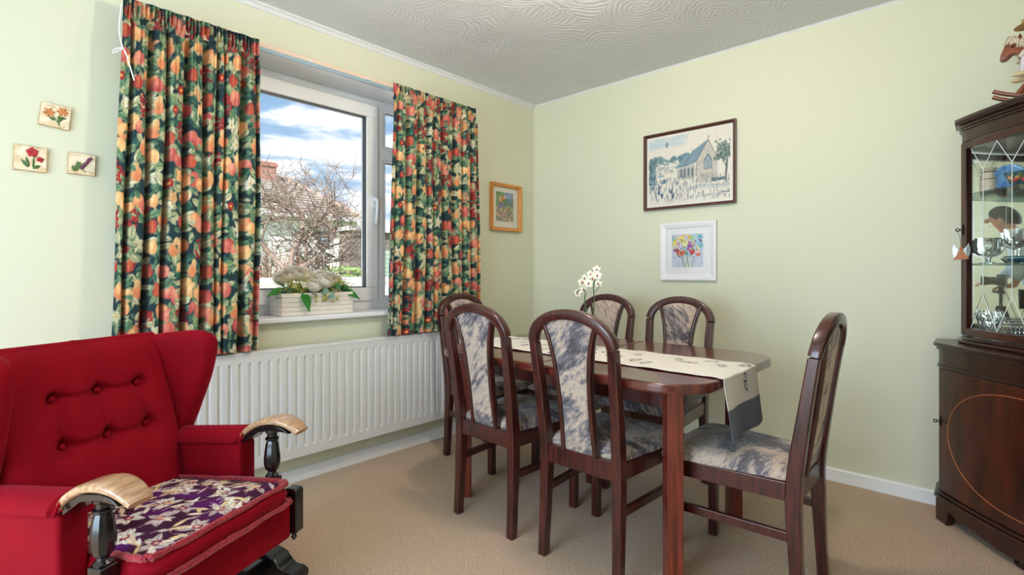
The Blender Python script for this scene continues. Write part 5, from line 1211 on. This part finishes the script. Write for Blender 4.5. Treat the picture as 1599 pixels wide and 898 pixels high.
for (c, d, L, W_, m) in (((-.085, -.066, ZT_+.010), (.12, -.45, -.75), .085, .030, M['gr1']), ((.16, -.05, ZT_+.01), (.9, -.5, -.25), .085, .026, M['gr1']), ((.10, -.03, ZT_+.03), (.5, -.6, .4), .06, .026, M['gr3']), ((.15, -.02, ZT_+.02), (.6, -.7, .5), .07, .022, M['gr3']), ((-.16, -.01, ZT_+.02), (-1, -.2, .05), .10, .022, M['gr1']), ((-.15, .0, ZT_+.03), (-.7, .1, .9), .09, .010, M['gr3']), ((-.03, -.06, ZT_-.005), (-.2, -.6, .3), .07, .020, M['gr3']), ((.02, -.055, ZT_+.01), (.3, -.8, .2), .06, .024, M['gr2']), ((.06, -.06, ZT_), (.2, -.9, -.2), .05, .02, M['gr2'])): leaf3(c, d, L, W_, m, .35, roll=0. if d[2] < -.5 else (-.8 if d[0] > 0 else .8))
for k in range(14): leaf3((-.15+rs.uniform(-.02, .02), -.03+rs.uniform(-.02, .02), ZT_+rs.uniform(-.005, .02)), (-1+rs.uniform(-.2, .5), rs.uniform(-.6, .1), rs.uniform(-.1, .3)), rs.uniform(.06, .10), .006, M['gr2'], .3, 'feather_leaf')
for k in range(9):
    x = rs.choice((-.005, .03, .09, .115)); b = MB(); p0 = Vector((x+rs.uniform(-.01, .01), -.062, ZT_)); p = p0+Vector((rs.uniform(-.015, .015), -.022, -.035+rs.uniform(-.01, .02))); b.tube(bez([p0, p0+Vector((0, -.018, .004)), p], 4), .0012, 4)
    for q in range(5): b.ball(tuple(p+Vector((rs.uniform(-.010, .010), rs.uniform(-.006, .006), rs.uniform(-.008, .010)))), .0038, 6, 4)
    b.build('hanging_sprig', M['yel'], fb, smooth=True)
#==OUTSIDE==
# ------------------------------------------------------------------ outside
M['grass'] = mat('garden_grass', (120, 140, 84), rough=1, var=.25, vscale=3); M['render_white'] = mat('white_render', (246, 244, 240), rough=.9, var=.03, vscale=3); M['gutter'] = mat('white_gutter', (210, 212, 214), rough=.5); M['tile'] = mat('grey_roof_tile', (172, 164, 156), rough=.9, rgb2=(138, 134, 126), vscale=5, detail=6); M['ridge'] = mat('ridge_tile', (160, 140, 130), rough=.9, var=.15, vscale=6)
M['bark'] = mat('apple_bark', (150, 132, 120), rough=.9, rgb2=(112, 96, 88), vscale=18); M['dark_pane'] = mat('house_window_glass', (150, 168, 180), rough=.15)
def brick_mat(name, c1, c2, mo, sc):
    m, n, l, p = new_mat(name); tc = n.new('ShaderNodeTexCoord'); mp = n.new('ShaderNodeMapping'); mp.inputs['Rotation'].default_value = (PI/2, 0, 0); l.new(tc.outputs['Object'], mp.inputs[0])
    bt = n.new('ShaderNodeTexBrick'); bt.inputs['Color1'].default_value = (*lin(c1), 1); bt.inputs['Color2'].default_value = (*lin(c2), 1); bt.inputs['Mortar'].default_value = (*lin(mo), 1); bt.inputs['Scale'].default_value = sc; bt.inputs['Mortar Size'].default_value = .018
    l.new(mp.outputs[0], bt.inputs['Vector']); l.new(bt.outputs['Color'], p.inputs['Base Color']); p.inputs['Roughness'].default_value = .9; return m
M['brick_red'] = brick_mat('red_brick', (168, 112, 96), (146, 92, 80), (190, 170, 158), 5); M['brick_grey'] = brick_mat('brown_brick', (128, 112, 104), (100, 92, 90), (170, 162, 154), 4.8)
struct(MB().box((-30, .3, -.20), (40, 60, -.12)).box((-30, -20, -.20), (XL-.3, .3, -.12)).build('ground', M['grass']))
struct(MB().box((-7, .3, -.14), (4.5, 3.1, -.115)).build('bounce_slab', mat('pale_bounce_slab', (226, 222, 214), rough=.9, var=.08, vscale=2)))  # unseen pale slab added to bounce sunlight up to the window soffit
HYF, EZ = 14.4, 3.07
hs = thing('house', 'white rendered house with grey tiled roof and red brick chimney beyond the window', 'house', (4, HYF+3, -.12))
ho = Vector(hs.location)
b = MB().box((-2, HYF, -.12), (6.85, HYF+6, EZ)); w = b.build('wall', M['render_white'], hs); w.location = -ho
def roof_plane(a, bb, c, d, n, name):
    """stepped tile courses from eave a-b up to ridge c-d"""
    a, bb, c, d = map(Vector, (a, bb, c, d)); nn = (bb-a).cross(c-a).normalized(); nn = nn if nn.z > 0 else -nn; m = MB()
    for k in range(n):
        t0, t1 = k/n, (k+1.15)/n if k < n-1 else 1
        q = [a.lerp(c, t0)+nn*.05, bb.lerp(d, t0)+nn*.05, bb.lerp(d, t1)+nn*.005, a.lerp(c, t1)+nn*.005, a.lerp(c, t0), bb.lerp(d, t0)]
        m.add(q, [(0, 1, 2, 3), (4, 5, 1, 0)])
    o = m.build(name, M['tile'], hs); o.location = -ho
RZ, RXE = 4.69, 5.58
roof_plane((-2.3, HYF-.25, EZ-.05), (7.12, HYF-.25, EZ-.05), (-2.3, HYF+3, RZ), (RXE, HYF+3, RZ), 13, 'roof_slope')
roof_plane((7.12, HYF-.25, EZ-.05), (7.12, HYF+6.25, EZ-.05), (RXE, HYF+3, RZ), (RXE+.01, HYF+3.01, RZ), 13, 'roof_slope')
roof_plane((-2.3, HYF+6.25, EZ-.05), (7.12, HYF+6.25, EZ-.05), (-2.3, HYF+3, RZ), (RXE, HYF+3, RZ), 13, 'roof_slope')
for pts in ([(-2.3, HYF+3, RZ+.03), (RXE, HYF+3, RZ+.03)], [(RXE, HYF+3, RZ+.03), (7.12, HYF-.25, EZ)]):
    o = MB().tube(pts, .09, 8).build('ridge_tiles', M['ridge'], hs, smooth=True); o.location = -ho
o = MB().tube([(2.0, HYF+1.0, EZ+.62), (3.55, HYF+2.9, RZ-.02)], .10, 6).build('valley_flashing', M['gutter'], hs); o.location = -ho
o = MB().box((-2.3, HYF-.36, EZ-.16), (7.15, HYF-.24, EZ-.03)).build('gutter', M['gutter'], hs); o.location = -ho
o = MB().box((3.35, HYF-.10, 0), (3.45, HYF, EZ-.1)).build('downpipe', M['gutter'], hs); o.location = -ho
cx_ = 4.74
ck = MB().box((cx_-.29, HYF+2.7, 4.2), (cx_+.29, HYF+3.3, 5.10)).build('chimney', M['brick_red'], hs); ck.location = -ho
MB().box((cx_-.34, HYF+2.65, 5.10), (cx_+.34, HYF+3.35, 5.20)).box((cx_-.30, HYF+2.7, 5.20), (cx_+.30, HYF+3.3, 5.26)).build('chimney_cap', M['brick_red'], ck)
for (x0, x1, z0, z1) in ((5.25, 5.85, 1.95, 2.60), (5.25, 5.85, .6, 1.35), (2.2, 2.9, 1.6, 2.5)):
    wf = frame(x0, x1, z0, z1, .06, HYF-.03, HYF+.02).build('window', M['upvc'], hs); wf.location = -ho; MB().box((x0+.06, HYF-.012, z0+.06), (x1-.06, HYF-.006, z1-.06)).build('pane', M['dark_pane'], wf)
gp = at_depth(546, 360, 12); gz = gp.z
ga = thing('garage', 'small brown brick garage with a pale flat roof across the garden', 'garage', (gp.x+1.5, gp.y+1.5, -.12)); go_ = Vector(ga.location)
o = MB().box((gp.x, gp.y, -.12), (gp.x+3.4, gp.y+.5, gz)).build('wall', M['brick_grey'], ga); o.location = -go_
o = MB().box((gp.x-.08, gp.y-.1, gz), (gp.x+3.5, gp.y+.6, gz+.10)).build('roof', M['gutter'], ga); o.location = -go_
for k in range(14):
    z = .1+k*.11; o = MB().box((gp.x+.85, gp.y-.03, z), (gp.x+2.6, gp.y-.005, z+.10)).build('door_board', mat('pale_green_board', (170, 190, 176), rough=.6) if k == 0 else bpy.data.materials['pale_green_board'], ga); o.location = -go_
# low pale garden wall with coping
gw = thing('garden_wall', 'low pale garden wall with coping in front of the garage', 'wall', (.3, 3.3, -.12)); o = MB().box((-3.5, -.08, 0), (3.5, .08, 1.08)).build('wall', M['render_white'], gw); MB().box((-3.52, -.11, 1.08), (3.52, .11, 1.14)).build('coping', M['gutter'], gw)

# bare apple tree
tr = thing('apple_tree', 'bare apple tree with tangled twigs in front of the white house', 'tree', (*at_depth(455, 400, 7.2)[:2], -.12)); rs = random.Random(31)
limbs = MB(); twigs = MB()
def grow(p, d, L, r, lvl):
    n = 5; pts = [Vector(p)]; dd = Vector(d).normalized()
    for i in range(n):
        dd = (dd+Vector((rs.gauss(0, .26), rs.gauss(0, .26), rs.gauss(.02 if lvl < 3 else -.01, .22)))).normalized(); pts.append(pts[-1]+dd*L/n)
    rr = [r*(1-.45*i/n) for i in range(n+1)]; (limbs if lvl < 2 else twigs).tube(pts, rr, 7 if lvl < 2 else (5 if lvl == 2 else 4))
    if lvl >= 4: return
    for k in range((4, 6, 7, 5)[lvl]):
        i = rs.randint(2, n) if lvl else n; q = pts[i]; a = rs.uniform(0, 2*PI); sp_ = rs.uniform(.6, 1.15)
        nd = (dd*.6+Vector((math.cos(a)*sp_, math.sin(a)*sp_, rs.uniform(-.2, .75))))
        if lvl < 2: nd.z = abs(nd.z)*.8+.12
        grow(q, nd, L*rs.uniform(.55, .82), max(.0045, rr[i]*.58), lvl+1)
grow((0, 0, 0), (-.06, 0, 1), 1.40, .080, 0)
grow((.0, 0, 1.15), (-.75, .2, .8), 1.1, .045, 1); grow((.05, 0, 1.2), (.8, -.1, .75), 1.05, .042, 1); grow((0, 0, 1.25), (.1, .1, 1), 1.0, .045, 1)
limbs.build('trunk', M['bark'], tr, smooth=True); tag(twigs.build('twigs', M['bark'], tr, smooth=True), kind='stuff')
# twiggy hedge behind and clipped bush
def hedge(name, label, c, sx, sy, sz, n, m, lf=None):
    t = thing(name, label, 'hedge', c); b = MB()
    for k in range(n):
        x, y = rs.uniform(-sx, sx), rs.uniform(-sy, sy); h = sz*rs.uniform(.6, 1); b.tube([(x, y, 0), (x+rs.gauss(0, .08), y+rs.gauss(0, .08), h*.5), (x+rs.gauss(0, .15), y+rs.gauss(0, .15), h)], [.014, .010, .005], 4)
    tag(b.build('stems', m, t), kind='stuff')
    if lf:
        b = MB()
        for k in range(1400):
            a = rs.uniform(0, 2*PI); q = rs.random()**.33; x, y, z = sx*q*math.cos(a)*rs.random()**.2, sy*q*math.sin(a), sz*rs.uniform(.15, 1.05)
            d = Vector((rs.gauss(0, 1), rs.gauss(0, 1), rs.gauss(0, 1))).normalized()*.05; e = d.orthogonal().normalized()*.025; p = Vector((x, y, z)); b.add([p-d, p+e, p+d, p-e], [(0, 1, 2, 3)])
        tag(b.build('leaves', lf, t), kind='stuff')
p = at_depth(405, 400, 10.5); hedge('bare_hedge', 'bare brown twiggy hedge behind the apple tree', (p.x, p.y, -.12), 1.6, .35, 1.75, 420, mat('hedge_twigs', (140, 104, 88), rough=1, var=.3, vscale=9))
p = at_depth(545, 425, 10.6); hedge('green_bush', 'low green bush in front of the brick garage', (p.x, p.y, -.12), .7, .4, 1.25, 60, M['bark'], mat('bush_leaf', (120, 150, 84), rough=.7, var=.3, vscale=6))
# ------------------------------------------------------------------ assumed ceiling lamp (unseen, above the frame) added to light the room
lm = thing('assumed_ceiling_lamp', 'assumed opal glass globe lamp fixed to the ceiling, out of view', 'lamp', (-1.62, -1.55, RH))
MB().lathe([(.055, -.03), (.06, -.02), (.06, 0), (.02, 0)], 20).build('rose', M['white_paint'], lm, smooth=True)
em, n_, l_, p_ = new_mat('lit_opal_glass'); p_.inputs['Emission Color'].default_value = (1, .87, .69, 1); p_.inputs['Emission Strength'].default_value = 140; p_.inputs['Base Color'].default_value = (.9, .88, .82, 1)
MB().ball((0, 0, -.115), (.095, .095, .085), 24, 16).build('globe', em, lm, smooth=True)
# cable by the cabinet
c0 = hit(1588, 880, 2, .006)
b = MB().tube(bez([(-.36, -3.05, .006), (c0.x+.03, c0.y-.10, .006), (c0.x+.02, c0.y+.0, .006), (c0.x-.05, c0.y-.03, .006), (c0.x-.12, c0.y-.16, .006), (-.85, -3.12, .006)], 8), .0045, 8)
tag(b.build('cable', mat('brown_cable', (60, 34, 26), rough=.5), smooth=True), 'thin brown cable looping on the carpet in front of the corner cabinet', 'cable')
#==PERSON==
# ------------------------------------------------------------------ photographer and camera: they stand behind the view and show in the cabinet mirror
def skin(name, chains, m, parent, sub=2):
    """chains: lists of (x,y,z,r); the first point of a later chain may repeat an existing joint"""
    vs_, rs_, es, idx = [], [], [], {}
    for ch_ in chains:
        prev = None
        for (x, y, z, r) in ch_:
            k = (round(x, 4), round(y, 4), round(z, 4))
            if k not in idx: idx[k] = len(vs_); vs_.append((x, y, z)); rs_.append(r)
            if prev is not None and prev != idx[k]: es.append((prev, idx[k]))
            prev = idx[k]
    me = bpy.data.meshes.new(name); me.from_pydata(vs_, es, []); me.materials.append(m)
    o = bpy.data.objects.new(name, me); col.objects.link(o); o.parent = parent
    sk = o.modifiers.new('skin', 'SKIN'); sk.use_smooth_shade = True
    if not me.skin_vertices: 
        bm = bmesh.new(); bm.from_mesh(me); bm.verts.layers.skin.verify(); bm.to_mesh(me); bm.free()
    for i, d in enumerate(me.skin_vertices[0].data): r = rs_[i]; d.radius = r if hasattr(r, '__len__') else (r, r); d.use_root = (i == 0)
    s_ = o.modifiers.new('sub', 'SUBSURF'); s_.levels = s_.render_levels = sub
    return o
M['skin'] = mat('skin', (206, 152, 128), rough=.5, var=.06, vscale=20); M['shirt'] = mat('pale_blue_shirt', (176, 194, 210), rough=.85, var=.08, vscale=8); M['trouser'] = mat('dark_trousers', (44, 46, 58), rough=.9); M['hair'] = mat('dark_hair', (26, 22, 22), rough=.6, var=.3, vscale=60); M['cam_black'] = mat('camera_black', (24, 25, 27), rough=.45)
pe = thing('person', 'person in a pale blue shirt bending over the camera, mirrored in the cabinet', 'person', (-3.50, -3.00, 0), 0)
def arm_chain(s, hand): 
    sh = (s*.17, .12, 1.36); el = (s*.25, .16, 1.10)
    return sh, el, hand
body = [[(0, -.02, .92, (.13, .10)), (0, .03, 1.08, (.12, .09)), (0, .09, 1.26, (.14, .10)), (0, .14, 1.38, (.09, .08)), (0, .19, 1.45, .055), (0, .235, 1.52, (.070, .080)), (0, .262, 1.585, (.078, .092)), (0, .27, 1.64, (.062, .072))]]
HND = {}
for s, hd_ in ((1, (.165, .215, .955)), (-1, (.06, .33, .99))):
    body.append([(0, -.02, .92, .1), (s*.095, -.02, .86, .085), (s*.105, .03, .48, .058), (s*.11, -.01, .10, .040), (s*.11, .11, .035, .032)])
    body.append([(0, .14, 1.38, .09), (s*.15, .12, 1.36, .060), (s*.235, .14, 1.12, .045), (hd_[0], hd_[1]-.045, hd_[2]+.01, .027), (hd_[0], hd_[1], hd_[2], (.034, .018)), (hd_[0], hd_[1]+.035, hd_[2]-.006, (.036, .016))])
    for k, (ox, L) in enumerate(((-.027, .062), (-.009, .075), (.009, .070), (.026, .055))):
        x, y, z = hd_[0], hd_[1]+.035, hd_[2]-.006
        body.append([(x, y, z, .02), (x+ox, y+.020, z-.002, .0095), (x+ox*1.05, y+.020+L*.45, z-.014, .0088), (x+ox*1.05, y+.016+L*.62, z-.040, .0080)])
    body.append([(hd_[0], hd_[1], hd_[2], .02), (hd_[0]-s*.036, hd_[1]+.010, hd_[2]-.008, .0105), (hd_[0]-s*.046, hd_[1]+.036, hd_[2]-.026, .0092)])
skin('body', body, M['skin'], pe)
sh_ = [[(0, -.02, .90, (.165, .130)), (0, .03, 1.08, (.150, .115)), (0, .09, 1.26, (.165, .125)), (0, .135, 1.37, (.115, .10)), (0, .165, 1.415, .070)]]
tr_ = [[(0, -.02, .93, (.155, .120))]]
for s, hd_ in ((1, (.165, .215, .955)), (-1, (.06, .33, .99))):
    sh_.append([(0, .135, 1.37, .11), (s*.15, .12, 1.36, .080), (s*.235, .14, 1.12, .062), (hd_[0]+(s*.235-hd_[0])*.25, (hd_[1]-.045)*.75+.035, hd_[2]+.05, .042)])
    tr_.append([(0, -.02, .93, .12), (s*.095, -.02, .84, .105), (s*.105, .025, .48, .076), (s*.11, -.01, .08, .062)])
skin('shirt', sh_, M['shirt'], pe); skin('trousers', tr_, M['trouser'], pe)
for s in (-1, 1): MB().ball((s*.11, .06, .04), (.048, .13, .042), 12, 8).build('shoe', M['cam_black'], pe, smooth=True)
b = MB(); b.grid(lambda u, v: ((.093+.004*math.sin(u*40))*math.cos(2*PI*u)*math.sin(PI*.62*v), .252+.112*math.sin(2*PI*u)*math.sin(PI*.62*v)-.030*v, 1.585+.112*math.cos(PI*.62*v)+(.040*math.sin(2*PI*u)*v*v if math.sin(2*PI*u) > 0 else -.02*v)), 40, 14); b.build('hair', M['hair'], pe, smooth=True)
MB().ball((0, .352, 1.560), (.014, .020, .022), 8, 6).build('nose', M['skin'], pe, smooth=True); MB().ball((0, .332, 1.512), (.022, .006, .006), 8, 5).build('mouth', M['petal_red'], pe, smooth=True)
for s in (-1, 1): MB().ball((s*.030, .336, 1.585), (.011, .006, .007), 8, 6).build('eye', M['cam_black'], pe, smooth=True); MB().ball((s*.080, .255, 1.565), (.012, .022, .032), 8, 6).build('ear', M['skin'], pe, smooth=True)
tp = thing('camera_tripod', 'black camera on a tripod, mirrored in the corner cabinet', 'camera', (-3.26, -2.74, 0), 0)
for k in range(3):
    a = PI/3+2*PI*k/3; MB().tube([(.02*math.cos(a), .02*math.sin(a), .78), (.26*math.cos(a), .26*math.sin(a), .012)], [.014, .009], 8).build('leg', M['cam_black'], tp, smooth=True)
MB().tube([(0, 0, .62), (0, 0, .90)], .013, 10).build('centre_column', M['cam_black'], tp, smooth=True)
MB().lathe([(.022, .885), (.030, .89), (.030, .915), (.018, .925), (.024, .945), (.024, .955)], 14).build('ball_head', M['cam_black'], tp, smooth=True)
MB().tube([(0, .0, .905), (0, .055, .905)], .008, 8).build('lock_knob', M['cam_black'], tp, smooth=True)
cbod = MB().prism([(-.062, .962), (.062, .962), (.066, 1.035), (.030, 1.046), (.022, 1.062), (-.022, 1.062), (-.030, 1.046), (-.066, 1.035)], -.040, .030, axis=1).build('camera_body', M['cam_black'], tp, bevel=.006)
MB().lathe([(.034, 0), (.036, .02), (.033, .05), (.038, .06), (.042, .105), (.038, .106), (.030, .10), (.002, .098)], 20, Tr(0, .028, 1.005) @ Matrix.Rotation(-PI/2, 4, 'X')).build('lens', M['cam_black'], cbod, smooth=True)
